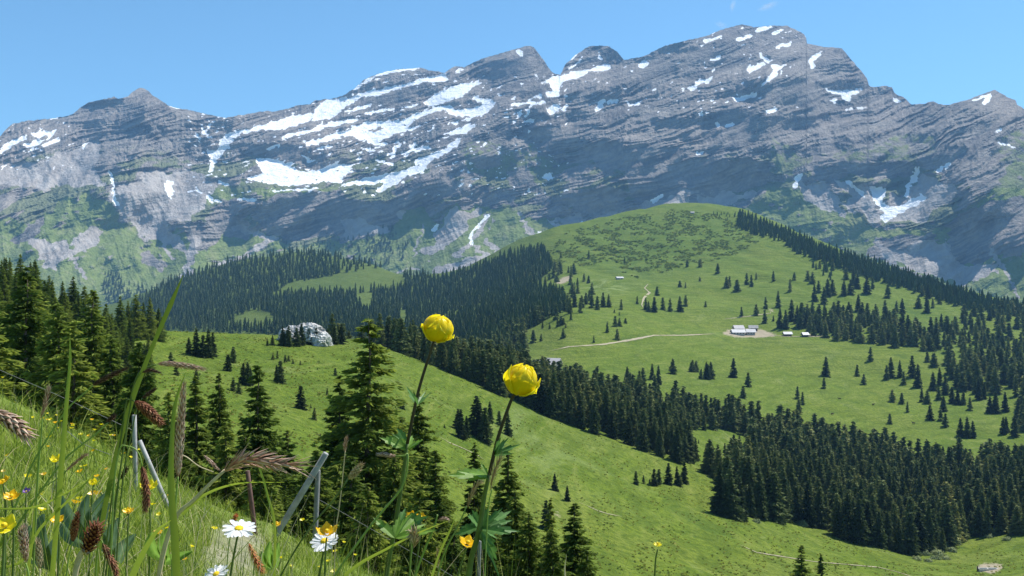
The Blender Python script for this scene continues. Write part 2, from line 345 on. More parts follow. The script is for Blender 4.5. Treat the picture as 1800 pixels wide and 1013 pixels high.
SNOWL = [([(50,267),(65,260)],3),([(190,300),(197,312),(199,340),(205,360)],4),([(301,188),(315,192)],3),([(345,235),(352,248)],4),([(357,228),(367,240)],4),([(370,220),(362,232)],3),([(497,241),(540,232),(600,215)],5),
 ([(620,158),(634,148),(660,134),(674,129),(700,124),(740,119)],4),([(900,185),(935,181),(958,180)],4),([(936,183),(924,205)],3),([(915,195),(910,206)],3),([(1051,94),(1056,104)],4),([(1003,104),(1014,97)],4),
 ([(687,275),(701,252)],6),([(714,273),(729,253)],6),([(647,248),(677,255)],6),([(600,215),(627,211)],6),([(717,188),(734,183)],5),([(1240,73),(1267,64)],5),([(1296,70),(1319,64)],5),([(1330,54),(1354,47)],6),
 ([(1361,59),(1373,54)],5),([(1368,83),(1388,77)],5),([(1249,106),(1267,100)],5),([(1317,124),(1341,114)],8),([(1336,96),(1344,104),(1352,107)],6),([(1487,194),(1497,192)],4),([(1276,221),(1290,219)],6),([(1260,218),(1264,220)],6),
 ([(1349,198),(1363,193)],6),([(1225,270),(1233,268)],6),([(1711,176),(1740,166)],4),([(1730,181),(1742,169)],6),([(1569,176),(1582,177)],4),([(1646,302),(1670,289)],6),([(1753,231),(1758,228)],6),([(1755,252),(1785,259)],3),
 ([(1592,344),(1598,328),(1607,315),(1612,298)],8),([(1489,320),(1502,330),(1518,343)],5),([(857,379),(848,389),(835,404),(827,416),(829,428)],5),([(761,404),(769,396)],5),([(926,439),(942,431)],6),([(1023,392),(1039,408)],5),([(1147,355),(1164,343)],6),
 ([(385,320),(400,326)],4),([(366,345),(372,355)],6),([(378,352),(386,355)],5),([(345,330),(352,340)],4),([(420,350),(450,352)],4),([(560,262),(580,258)],4),([(470,262),(490,256)],4),([(640,262),(655,266)],5),([(833,206),(815,212)],3),
 ([(610,196),(650,186)],4),([(640,200),(690,192)],4),([(560,222),(590,216)],4),([(700,232),(740,222)],4),([(660,280),(690,290)],4),([(480,336),(560,332)],3)]
CLIFF = [
 [(443,380),(456,360),(503,340),(570,337),(600,337),(600,397),(577,414),(523,424),(497,424),(463,400)], [(366,390),(416,380),(440,397),(436,420),(396,414)], [(325,390),(352,387),(356,434),(346,444),(329,417)],
 [(600,337),(630,357),(677,354),(741,337),(741,360),(711,370),(700,387),(680,407),(650,417),(600,427)], [(690,335),(740,308),(800,312),(800,345),(745,338),(700,340)],
 [(800,330),(835,343),(882,333),(909,340),(902,357),(868,360),(815,347)], [(1006,333),(1076,330),(1103,340),(1093,364),(1070,379),(1016,374),(1006,357)],
 [(922,235),(960,222),(1010,222),(1015,255),(980,285),(955,255)], [(1016,265),(1050,245),(1087,248),(1097,268),(1123,248),(1150,255),(1200,255),(1200,285),(1144,292),(1110,305),(1080,298),(1060,295),(1036,275)],
 [(1100,300),(1200,285),(1317,278),(1351,288),(1361,305),(1340,325),(1290,340),(1234,368),(1200,362),(1110,350)], [(1264,191),(1321,188),(1328,235),(1314,265),(1277,248),(1267,218)],
 [(1334,154),(1388,144),(1435,134),(1442,178),(1401,188),(1344,185)], [(1475,289),(1603,285),(1606,303),(1556,314),(1522,312),(1495,302)], [(1717,218),(1760,215),(1757,228),(1723,242),(1707,235)],
 [(1616,279),(1666,262),(1710,258),(1697,275),(1653,295),(1623,295)], [(1703,315),(1740,302),(1754,322),(1720,335)],
 [(1666,411),(1687,377),(1744,354),(1800,344),(1850,340),(1850,441),(1754,451),(1713,468),(1680,464),(1666,441)], [(1542,417),(1650,411),(1636,434),(1569,461),(1519,451)],
 [(178,238),(191,235),(203,300),(192,302)], [(242,188),(268,208),(295,235),(309,262),(289,248),(265,215)], [(855,111),(932,97),(962,111),(969,129),(915,134),(868,138)],
 [(1536,154),(1566,153),(1572,164),(1539,164)], [(-60,370),(30,334),(30,354),(0,372)], [(20,424),(70,384),(77,387),(70,414),(27,431)],
 [(1200,90),(1250,80),(1262,102),(1220,112),(1200,130)], [(1350,100),(1395,90),(1395,105),(1360,112)], [(1110,120),(1180,100),(1190,130),(1130,150)], [(1140,210),(1200,205),(1205,225),(1150,228)],
 [(1350,215),(1420,205),(1440,220),(1380,232)], [(890,150),(960,150),(975,176),(920,170)], [(1000,110),(1060,95),(1090,105),(1060,110),(1000,124)], [(640,160),(740,150),(730,180),(680,185),(640,190)],
 [(420,255),(520,255),(560,290),(500,280),(440,270)], [(750,190),(830,180),(830,170),(790,166)], [(860,230),(900,225),(900,245),(870,250)], [(830,275),(870,270),(880,290),(840,295)], [(890,300),(930,295),(940,330),(900,325)],
 [(1120,315),(1180,312),(1170,330)], [(1400,262),(1440,262),(1450,278),(1405,275)], [(245,450),(262,440),(290,465),(285,478),(250,460)], [(1420,290),(1470,300),(1475,320),(1430,315)],
]
GREEN = [
 [(-600,300),(-150,350),(30,392),(75,388),(100,352),(150,340),(180,350),(230,400),(270,430),(310,400),(330,410),(345,445),(360,440),(420,400),(480,420),(510,430),(520,450),(620,660),(-600,660)],
 [(620,660),(480,450),(560,425),(690,400),(715,360),(740,352),(770,400),(800,360),(900,370),(1000,395),(1060,400),(1150,370),(1300,380),(1300,660)],
 [(1300,660),(1290,372),(1340,348),(1380,305),(1405,330),(1440,335),(1480,370),(1540,400),(1640,410),(1700,380),(1740,340),(1760,300),(1800,265),(1950,250),(2600,250),(2600,660)],
 [(1345,240),(1370,230),(1400,280),(1400,310),(1370,300),(1350,270)], [(1460,262),(1600,250),(1600,280),(1480,284)], [(1540,245),(1600,232),(1640,240),(1640,262),(1560,262)],
 [(820,245),(900,262),(940,250),(975,285),(950,330),(880,320),(840,300),(800,270)], [(1750,240),(1800,228),(1900,230),(1900,290),(1780,290)], [(360,325),(430,318),(440,345),(370,360)], [(450,335),(600,328),(590,336),(470,344)]]
SCREE = [
 [(190,345),(260,305),(330,300),(385,330),(330,385),(290,400),(340,450),(330,455),(290,430),(250,415),(215,380)], [(800,365),(840,370),(830,400),(800,420),(760,455),(735,450),(775,400)], [(1400,310),(1450,330),(1480,370),(1500,380),(1450,375),(1415,345)],
 [(1470,310),(1530,330),(1545,385),(1620,390),(1660,370),(1680,330),(1640,315),(1610,300),(1600,350),(1560,340),(1540,392),(1500,375)], [(960,388),(1100,372),(1180,342),(1255,332),(1180,362),(1100,390),(1040,412),(990,398)],
 [(700,372),(712,360),(720,368),(712,382)], [(60,420),(110,420),(130,440),(100,475),(70,460)], [(150,395),(185,398),(170,430),(110,450),(140,420)], [(600,385),(680,395),(690,410),(640,418),(605,420)], [(1230,345),(1330,335),(1290,360),(1230,368)],
 [(770,470),(830,450),(880,450),(900,465),(860,480),(790,505),(760,500)], [(1560,440),(1660,420),(1700,470),(1780,470),(1690,500),(1620,480),(1570,465)], [(-60,300),(60,280),(170,250),(180,330),(100,330),(20,330),(-60,345)]]
SCL = [([(742,395),(738,425),(728,450)],5),([(857,379),(838,412),(815,440),(800,450)],9),([(830,430),(850,445)],6),([(915,375),(928,405),(950,420)],7),([(852,422),(890,460)],10),([(740,470),(690,480)],3),([(868,385),(862,400)],4),([(1000,395),(995,420)],3),
 ([(265,390),(290,430),(300,455)],8),([(410,398),(480,420),(430,450),(380,470)],9),([(345,420),(325,490)],16),([(120,440),(150,490)],7),([(1740,440),(1770,480),(1788,520)],6),([(1540,420),(1560,460),(1620,490)],8),([(1455,340),(1500,375)],6),([(1240,372),(1290,350)],10)]
def face(px, py):
    warp = 9 * fbm(px / 90, py / 60, 3, 21)
    wt = np.clip((300 - py) / 210, 0, 1); S = py + DPu * wt + DPl * (1 - wt) + warp
    wx = px + 5 * fbm(px / 12, S / 6, 3, 50); wy = py + 3.2 * fbm(px / 12, S / 6, 3, 51)
    m_snow = np.zeros(py.shape); m_cl = np.zeros(py.shape); m_gr = np.zeros(py.shape); m_sc = np.zeros(py.shape)
    for p in SNOW: m_snow[inpoly(wx, wy, p)] = 1
    for p, wd in SNOWL: m_snow[inline(wx, wy, p, wd)] = 1
    w2x = px + 9 * fbm(px / 22, S / 10, 4, 60); w2y = py + 7 * fbm(px / 22, S / 10, 4, 61)
    for p in CLIFF: m_cl[inpoly(w2x, w2y, p)] = 1
    w3x = px + 18 * fbm(px / 34, py / 40, 4, 70); w3y = py + 14 * fbm(px / 34, py / 24, 4, 71)
    for p in GREEN: m_gr[inpoly(w3x, w3y, p)] = 1
    for p in SCREE: m_sc[inpoly(w3x, w3y, p)] = 1
    for p, wd in SCL: m_sc[inline(w2x, w2y, p, wd)] = 1
    # stray snow in the gullies of the upper beds
    zone = ((px > 330) & (px < 1000) & (py < 345) & (py > 130)) * 1.0 + ((px > 1000) & (px < 1420) & (py < 200)) * .25 + ((px < 130) & (py < 300)) * .6
    sn = fbm(px / 13, S / 4.5, 3, 80)
    m_snow[(sn > .64 - .14 * zone) & (zone > .2) & (m_cl < .5)] = 1
    rock_is = fbm(px / 12, S / 5, 3, 81); m_snow[(rock_is > .56)] = 0
    m_gr[(m_snow > 0) | (m_cl > 0)] = 0; m_snow[0, 0] = 0; m_sc[m_snow > 0] = 0; m_gr[(py < 332) & (m_gr > .9)] = .46; m_gr[m_sc > 0] *= .15
    # slope angle -> relief, integrated upward from the foot of the wall
    st = fbm(S / 13, px / 85 + S / 60, 3, 90)
    st2 = fbm(S / 34 + 5, px / 150, 3, 92)
    st3 = fbm(px / 48, S / 22, 3, 97)
    tb = np.tanh(3.6 * (.62 * st + .9 * st2 + .65 * st3 - .05))
    tan = np.exp(.12 + 1.15 * tb)
    tan = np.where(m_cl > 0, np.where(st3 > .30, 1.6, 6.0), tan)
    tan = np.where(m_gr > .3, .72 + .10 * st, tan); tan = np.where(m_sc > 0, .66, tan); tan = np.where(m_snow > 0, .52, tan)
    # crag bands inside the green slopes
    crag = (fbm(px / 30, S / 9, 3, 95) > .46) & (m_gr > .3) & (m_sc < 1) & (py < 470) & ((px < 670) | (px > 900))
    tan[crag] = 2.6; m_gr[crag] = .25
    tan = np.exp(smooth1(smooth1(np.log(np.clip(tan, .42, 7)), 1.6, 0), .6, 1))
    return S, wx, wy, m_snow, m_cl, m_gr, m_sc, st, st2, st3, tb, tan
Yb = np.interp(MX, [-600,0,300,450,600,800,1000,1300,1500,1700,1900,2500], [2600,2800,3000,3150,3200,3000,2950,2950,2800,2500,2300,2300])
ry = np.arange(BASE, 34, -1.0); RPX, RPY = np.meshgrid(MX, ry, indexing='ij')
tr = face(RPX, RPY)[-1]; RD = np.zeros(RPX.shape); yv = Yb.copy(); RD[:, 0] = yv
ker = np.exp(-.5 * (np.arange(-36, 37) / 11.0) ** 2); ker /= ker.sum()
for j in range(len(ry) - 1):
    yv = yv + yv * (1.0 / F) / np.maximum(tr[:, j] - (CY - ry[j]) / F, .22)
    if j % 3 == 2: yv = np.convolve(np.pad(yv, 36, mode='edge'), ker, 'valid')
    RD[:, j + 1] = yv
RD = smooth1(RD, .7, 1)
D = np.stack([np.interp(-py[i], -ry, RD[i]) for i in range(len(MX))])
e = (CY - py) / F
S, wx, wy, m_snow, m_cl, m_gr, m_sc, st, st2, st3, tb, tan = face(px, py)
rockness = np.clip(1 - .75 * (m_gr > .3) - .8 * (m_sc > 0) - .93 * (m_snow > 0), .05, 1); rockness = rockness * (1 - .72 * m_cl) * np.where(tb > .3, .6, 1.0); rockness = smooth1(smooth1(rockness, 1.5, 0), 1.5, 1)
fade = np.clip((D - Yb[:, None]) / 200, 0, 1)
snf = smooth1(smooth1(m_snow, 4, 0), 4, 1); rel = 95 * (1 - .6 * np.clip(snf * 1.5, 0, 1)) * (.8 * fbm(px / 100 + py / 200, py / 120, 3, 100) + .25 * ridged(px / 60 + py / 90, py / 130, 2, 99)) + rockness * (22 * ridged(px / 150, S / 9, 2, 104) + 20 * (ridged(px / 30 + S / 70 + fbm(px / 40, py / 40, 2, 7) * .3, S / 44, 3, 101) - .2) + 10 * ridged(px / 10, S / 10, 3, 102) + 2.5 * vnoise(px / 3.5, py / 4.5, 103))
# the great buttresses: left pyramid, edge of the snow basin, pillar under the summit
def buttress(pts, amp_, wl, wr):
    yy = [q[1] for q in pts]; xc = np.interp(py, yy, [q[0] for q in pts]); d = px - xc
    s_ = np.where(d < 0, 1 + d / wl, 1 - d / wr); env = np.clip((py - yy[0]) / 40, 0, 1) * np.clip((yy[-1] - py) / 60, 0, 1)
    return amp_ * np.clip(s_, 0, 1) ** 1.2 * env
rel = rel + buttress([(250,140),(256,220),(235,300),(200,400)], 150, 130, 110) + buttress([(965,120),(870,205),(800,262),(735,330),(700,400)], 120, 70, 230) + buttress([(1385,60),(1345,150),(1352,230),(1375,300),(1400,360)], 130, 120, 110) \
    + buttress([(1560,150),(1530,220),(1500,300),(1490,380)], 70, 70, 90) + buttress([(1080,90),(1100,200),(1090,300),(1085,380)], 80, 90, 80) + buttress([(1748,150),(1740,240),(1700,330),(1690,400)], 90, 100, 100) \
    + buttress([(330,380),(345,440),(330,520),(320,600)], 60, 50, 60) + buttress([(60,210),(90,300),(60,420)], 80, 100, 90)
gull = ((m_gr > .3) | (m_sc > 0)) * 1.0; gull = smooth1(smooth1(gull, 2, 0), 2, 1)
rel = rel + gull * (9 * ridged(px / 30 - py / 90 + .3 * fbm(px / 60, py / 60, 2, 8), py / 170, 3, 105))
D = D - rel * fade * fx
MXw = (px - CX) / F * D; MZ = (CY - py) / F * D
# far side of the crest
nb = 8; bD = D[:, -1:] + np.arange(1, nb + 1)[None] * 90; bZ = MZ[:, -1:] - np.arange(1, nb + 1)[None] * 75
bX = (px[:, -1:] - CX) / F * bD
def ext(a, v=None): return np.concatenate([a, np.repeat(a[:, -1:] if v is None else np.full((len(a), 1), v), nb, 1)], 1)
VV = np.stack([np.concatenate([MXw, bX], 1), np.concatenate([D, bD], 1), np.concatenate([MZ, bZ], 1)], 2).reshape(-1, 3)
sg = lambda a: smooth1(smooth1(a, .55, 0), .55, 1)
band = fbm(S / 7, px / 200, 3, 110) * .5 + .5
m, n, b = newmat('mountain'); MOUNT = m
geo = N(n, 'ShaderNodeNewGeometry'); pos = geo.outputs['Position']
a1 = noise_node(n, .004, 6, .65, pos, .5); a2 = noise_node(n, .03, 5, .7, pos); a3 = noise_node(n, .012, 5, .7, pos, 1)
rk = ramp(n, attr(n, 'band'), [(.2, (.13, .125, .118)), (.45, (.22, .202, .182)), (.6, (.33, .30, .262)), (.8, (.18, .168, .152))]).outputs[0]
rk = mix(n, ramp(n, a1.outputs[0], [(.4, 0), (.65, .8)]).outputs[0], rk, (.34, .295, .255))
rk = mix(n, ramp(n, a2.outputs[0], [(.35, .5), (.6, 0)]).outputs[0], rk, (.11, .11, .118))
scr = ramp(n, a3.outputs[0], [(.35, (.30, .27, .245)), (.65, (.44, .41, .38))]).outputs[0]
gr = ramp(n, a3.outputs[0], [(.3, (.12, .165, .045)), (.52, (.18, .225, .07)), (.72, (.25, .26, .12))]).outputs[0]
gr = mix(n, ramp(n, a2.outputs[0], [(.58, 0), (.72, .7)]).outputs[0], gr, (.28, .27, .21))
jit = mth(n, 'MULTIPLY', mth(n, 'SUBTRACT', a2.outputs[0], .5), 1.1)
def thr(a): return ramp(n, mth(n, 'ADD', attr(n, a), jit), [(.42, 0), (.58, 1)]).outputs[0]
# thin turf on the gentler lower ledges
lv = ramp(n, mth(n, 'ADD', attr(n, 'turf'), jit), [(.5, 0), (.8, .75)]).outputs[0]
rk = mix(n, lv, rk, (.14, .17, .07))
c = mix(n, thr('green'), rk, gr); c = mix(n, thr('scree'), c, scr)
c = mix(n, ramp(n, mth(n, 'ADD', attr(n, 'snow'), mth(n, 'MULTIPLY', jit, .35)), [(.30, 0), (.40, 1)]).outputs[0], c, (.92, .93, .95))
n.links.new(c, b.inputs['Base Color']); b.inputs['Roughness'].default_value = .95; b.inputs['Specular IOR Level'].default_value = .05
bp = N(n, 'ShaderNodeBump', Strength=1.0, Distance=16); n.links.new(a2.outputs[0], bp.inputs['Height']); n.links.new(bp.outputs[0], b.inputs['Normal'])
turf = np.clip((py - 215) / 90, 0, 1) * np.clip((1.4 - tan) / .6, 0, 1)
mt = mesh_np('mountain', VV, grid_faces(len(MX), NM + nb)[:, ::-1], MOUNT, smooth=False,
             attrs=dict(snow=ext(sg(m_snow)), green=ext(sg(m_gr)), scree=ext(sg(m_sc)), band=ext(band), turf=ext(turf)))
tag(mt, kind='structure')
def mount_hit(x, y):
    i = int(np.argmin(np.abs(MX - x))); j = int(np.argmin(np.abs(py[i] - y)))
    return Vector((MXw[i, j], D[i, j], MZ[i, j]))
# ------------------------------------------------------------------ paths
def track(name, pts, wid, label=None, lift=.12, seed=0):
    P3 = []
    for (x0, y0), (x1, y1) in zip(pts, pts[1:]):
        k = max(2, int(math.hypot(x1 - x0, y1 - y0) / 4))
        for i in range(k):
            t = i / k; h = hill_hit(x0 + (x1 - x0) * t, y0 + (y1 - y0) * t)
            if h is not None: P3.append(h)
    V = []; Fc = []
    r_ = random.Random(seed)
    for i, p in enumerate(P3):
        a = P3[max(0, i - 2)]; c_ = P3[min(len(P3) - 1, i + 2)]; d = (c_ - a); d.z = 0; d.normalize()
        s = Vector((-d.y, d.x, 0)) * wid * .5 * r_.uniform(.6, 1.3) * min(1, .15 + i * .12, .15 + (len(P3) - 1 - i) * .12)
        for q in (-1, -.4, .4, 1):
            v = p + s * q; pxv = CX + F * v.x / v.y
            g = hill_at(pxv, v.y); V.append((v.x, v.y, g.z + lift))
        if i:
            b_ = 4 * i
            for q in range(3): Fc.append((b_ - 4 + q, b_ + q, b_ + q + 1, b_ - 3 + q))
    o = mesh_np(name, V, np.array(Fc), PATHM, smooth=True); tag(o, kind='structure')
PATHM = simple('path_gravel', (.33, .29, .20), .95, .05, .25, .6)
track('path', [(772,768),(790,779),(812,788),(838,800),(856,812)], .6, seed=1)
track('path', [(1018,884),(1032,890),(1052,899),(1068,904),(1098,910)], .45, seed=2)
track('path', [(1300,958),(1330,972),(1380,980),(1430,988),(1500,994),(1545,998),(1580,1007),(1620,1020)], .6, seed=3)
track('path', [(965,618),(1000,610),(1060,606),(1110,598),(1150,590),(1200,590),(1262,587)], 2.6, lift=.25, seed=4)
track('path', [(1340,588),(1380,592),(1440,592),(1470,598)], 2.6, lift=.25, seed=5)
track('path', [(1139,500),(1133,507),(1142,515),(1132,524),(1128,536),(1133,546)], 4, lift=.35, seed=6)
track('path', [(1270,562),(1320,556),(1355,551),(1352,544)], 2.5, lift=.3, seed=7)
track('path', [(900,625),(930,640),(985,660)], 3, lift=.3, seed=8)

# ------------------------------------------------------------------ spruce trees
def folmat(name, dark, lightc, tipc, trans=.25, pern=.35):
    m, n, b = newmat(name); b.inputs['Roughness'].default_value = .7; b.inputs['Specular IOR Level'].default_value = .12
    oi = N(n, 'ShaderNodeObjectInfo'); tc = N(n, 'ShaderNodeTexCoord')
    nz = noise_node(n, 1.3, 3, .6, tc.outputs['Object'])
    c = ramp(n, nz.outputs[0], [(.35, dark), (.65, lightc)]).outputs[0]
    c = mix(n, mth(n, 'MULTIPLY', attr(n, 'tip'), .8), c, tipc)
    rv = mth(n, 'ADD', oi.outputs['Random'], attr(n, 'treevar'))
    hs = N(n, 'ShaderNodeHueSaturation'); n.links.new(c, hs.inputs['Color'])
    n.links.new(mth(n, 'MULTIPLY_ADD', rv, pern * 2, 1 - pern), hs.inputs['Value'])
    n.links.new(mth(n, 'MULTIPLY_ADD', rv, -.035, .515), hs.inputs['Hue'])
    n.links.new(hs.outputs[0], b.inputs['Base Color'])
    t = N(n, 'ShaderNodeBsdfTranslucent'); n.links.new(hs.outputs[0], t.inputs[0])
    ms = N(n, 'ShaderNodeMixShader'); ms.inputs[0].default_value = trans
    n.links.new(b.outputs[0], ms.inputs[1]); n.links.new(t.outputs[0], ms.inputs[2]); n.links.new(ms.outputs[0], n.nodes['Material Output'].inputs[0])
    return m
FOL_N = folmat('spruce_needles_near', (.06, .095, .018), (.16, .22, .036), (.31, .39, .055), .45)
FOL_F = folmat('spruce_needles_far', (.035, .06, .018), (.065, .095, .026), (.10, .14, .045), .22, .45)
BARK = simple('bark', (.12, .09, .07), .95, .05, .35, 6)

def crown_cards(seed, H, Rr, nw, nb, ns, cl, cw, bare=.03, droop=.25, ragged=.25):
    """a spruce crown: whorls of drooping boughs, each bough carrying small flat sprays"""
    g = np.random.default_rng(seed); Cs = []; A1 = []; A2 = []; T = []
    for i in range(nw):
        u = bare + (1 - bare) * (i + g.uniform(-.3, .3)) / nw; u = min(max(u, bare), .985)
        z = u * H; prof = (1 - u) ** .82 * (1 - .35 * max(0, .12 - u) / .12)
        k = max(3, int(nb * (0.6 + .4 * prof) + g.integers(-1, 2)))
        a0 = g.uniform(0, 6.28)
        for j in range(k):
            z = u * H + g.normal(0, .55) * H / nw
            az = a0 + 6.283 * j / k + g.normal(0, .3); L = Rr * prof * g.uniform(1 - ragged * 1.5, 1 + ragged * .9) + .02 * H * (1 - u) + .08 * cl
            rise = .35 * u - .1 + g.normal(0, .09)
            m_ = max(2, int(ns * (L / Rr) + 1))
            t = np.sort(g.uniform(.12, 1, m_)); 
            rr = L * t; zz = z + L * (rise * t - droop * t * t + .14 * t ** 4)
            side = g.normal(0, .16, m_) * L * t * .8
            ca, sa = math.cos(az), math.sin(az)
            x = rr * ca - side * sa; y = rr * sa + side * ca; zz = zz + g.normal(0, .05, m_) * L - np.abs(side) * .25
            aa = az + np.sign(side) * g.uniform(.1, .9, m_)
            d1 = np.stack([np.cos(aa), np.sin(aa), g.uniform(-.55, .15, m_)], 1)
            Cs.append(np.stack([x, y, zz], 1)); A1.append(d1)
            n2 = g.normal(0, 1, (m_, 3)); n2[:, 2] *= .5
            A2.append(n2); T.append(np.clip(t * g.uniform(.3, 1.1, m_), 0, 1) ** 2)
    C = np.concatenate(Cs); d1 = np.concatenate(A1); n2 = np.concatenate(A2); T = np.concatenate(T)
    d1 /= np.linalg.norm(d1, axis=1)[:, None]; d2 = np.cross(d1, n2); d2 /= np.linalg.norm(d2, axis=1)[:, None] + 1e-6
    s = g.uniform(.65, 1.3, len(C))[:, None]
    h = cl * s * .5; wd = cw * s * .5
    d3 = np.cross(d1, d2) * cw * .35
    V = np.stack([C - d1 * h, C + d2 * wd + d3, C + d1 * h * 1.1 - d3 * .6, C - d2 * wd + d3], 1).reshape(-1, 3)
    Fq = np.arange(len(V)).reshape(-1, 4)
    # leader shoot
    tips = np.repeat(T, 4) * np.tile([.4, .8, 1.2, .8], len(C))
    return V, Fq, tips
def tube_np(pts, rad, sides=7):
    pts = [Vector(p) for p in pts]; V = []; Fc = []
    for i, p in enumerate(pts):
        d = (pts[min(i + 1, len(pts) - 1)] - pts[max(i - 1, 0)]).normalized()
        u = d.orthogonal().normalized() if i == 0 else (u - d * u.dot(d)).normalized()
        v = d.cross(u)
        for k in range(sides):
            a = 6.28318 * k / sides; V.append(p + (u * math.cos(a) + v * math.sin(a)) * rad[i])
        if i:
            b_ = i * sides
            for k in range(sides): Fc.append((b_ - sides + k, b_ - sides + (k + 1) % sides, b_ + (k + 1) % sides, b_ + k))
    c0 = len(V); V.append(pts[0]); V.append(pts[-1])
    tri = [(c0, (k + 1) % sides, k) for k in range(sides)] + [(c0 + 1, (len(pts) - 1) * sides + k, (len(pts) - 1) * sides + (k + 1) % sides) for k in range(sides)]
    return [tuple(v) for v in V], [np.array(Fc), np.array(tri)]
def trunk_np(H, r, seed):
    g = random.Random(seed); pts = []; rad = []
    for i in range(9):
        t = i / 8; pts.append((g.uniform(-.01, .01) * H * t, g.uniform(-.01, .01) * H * t, -.4 + (H * .985 + .4) * t)); rad.append(r * (1.25 if i == 0 else 1) * (1 - t) ** .8 + .012)
    return tube_np(pts, rad, 8)
def skirt_tree(seed, H, Rr, tiers=7, sp=8):
    """small far spruce: ragged tiers of solid boughs"""
    g = np.random.default_rng(seed); V = []; Fc = []; T = []
    for i in range(tiers):
        u = .05 + .95 * i / tiers; top = min(1.0, u + 1.9 / tiers); r = Rr * (1 - u) ** .8 * g.uniform(.85, 1.12) + .06 * Rr
        a0 = g.uniform(0, 6.28); c = len(V); V.append((g.normal(0, .02) * Rr, g.normal(0, .02) * Rr, top * H)); T.append(.3)
        for k in range(sp * 2):
            a = a0 + 3.14159 * k / sp; q = r * (g.uniform(.85, 1.2) if k % 2 == 0 else g.uniform(.45, .7))
            V.append((q * math.cos(a), q * math.sin(a), u * H - (.03 * H * g.uniform(0, 1.4) if k % 2 == 0 else -.015 * H))); T.append(g.uniform(.2, 1) if k % 2 == 0 else 0)
        for k in range(sp * 2): Fc.append((c, c + 1 + k, c + 1 + (k + 1) % (sp * 2)))
    return np.array(V), np.array(Fc), np.array(T)

# level 0: near trees with separate trunk and crown; kinds differ in habit
L0 = []
for s, (H_, R_, nw, nb, ns, rag) in enumerate([(12, 2.6, 44, 10, 15, .28), (12, 2.2, 46, 10, 13, .2), (12, 3.0, 40, 10, 17, .4), (12, 1.9, 46, 9, 12, .22), (12, 2.5, 42, 10, 14, .45), (12, 3.2, 42, 11, 18, .3)]):
    V, Fq, T = crown_cards(100 + s, H_, R_, nw, nb, ns * 6, .34, .115, .03 if s != 4 else .12, .28, rag)
    L0.append((V, Fq, T, trunk_np(H_, .17, s)))
L1 = [crown_cards(200 + s, 10, R_, 26, 8, 16, .8, .36, .02, .3, .25) for s, R_ in enumerate([1.9, 1.6, 2.15, 1.75, 2.3, 1.5])]
L2 = [crown_cards(300 + s, 10, R_, 15, 7, 5, 1.7, .8, .02, .3, .2) for s, R_ in enumerate([1.8, 1.55, 2.1, 1.7])]
L3 = [skirt_tree(400 + s, 10, R_, 6, 5) for s, R_ in enumerate([1.9, 1.6, 2.1, 1.75])]
proto = {}
def place_tree(level, var, p, H, label, group, cat='tree', wid=1.0, name='spruce_tree', rz=None):
    rz = rnd.uniform(0, 6.28) if rz is None else rz
    key = (level, var)
    if level == 0:
        if key not in proto:
            V, Fq, T, tr = L0[var]
            cr = mesh_np('crown', V, Fq, FOL_N, attrs=dict(tip=T, treevar=np.zeros(len(V)))); tk = mesh_np('trunk', tr[0], tr[1], BARK, smooth=True)
            proto[key] = (cr, tk); first = True
        else: first = False
        cr, tk = proto[key]
        if not first: 
            cr = cr.copy(); tk = tk.copy(); col.objects.link(cr); col.objects.link(tk)
        e_ = empty(name, p); cr.parent = e_; tk.parent = e_; s = H / 12
        e_.scale = (s * wid, s * wid, s); e_.rotation_euler = (rnd.gauss(0, .015), rnd.gauss(0, .015), rz); tag(e_, label, cat, group); return e_
    if key not in proto:
        V, Fq, T = (L1 if level == 1 else L2)[var]
        tv, tf = trunk_np(10, .16, var)
        V = np.concatenate([V, np.array(tv)]); o = mesh_np(name, V, [np.concatenate([Fq, tf[0] + len(V) - len(tv)]), tf[1] + len(V) - len(tv)], FOL_F, attrs=dict(tip=np.concatenate([T, np.zeros(len(tv))]), treevar=np.zeros(len(V))))
        proto[key] = o
    else:
        o = proto[key].copy(); col.objects.link(o)
    o.name = name; s = H / 10; o.location = p; o.scale = (s * wid, s * wid, s); o.rotation_euler = (0, 0, rz); tag(o, label, cat, group); return o

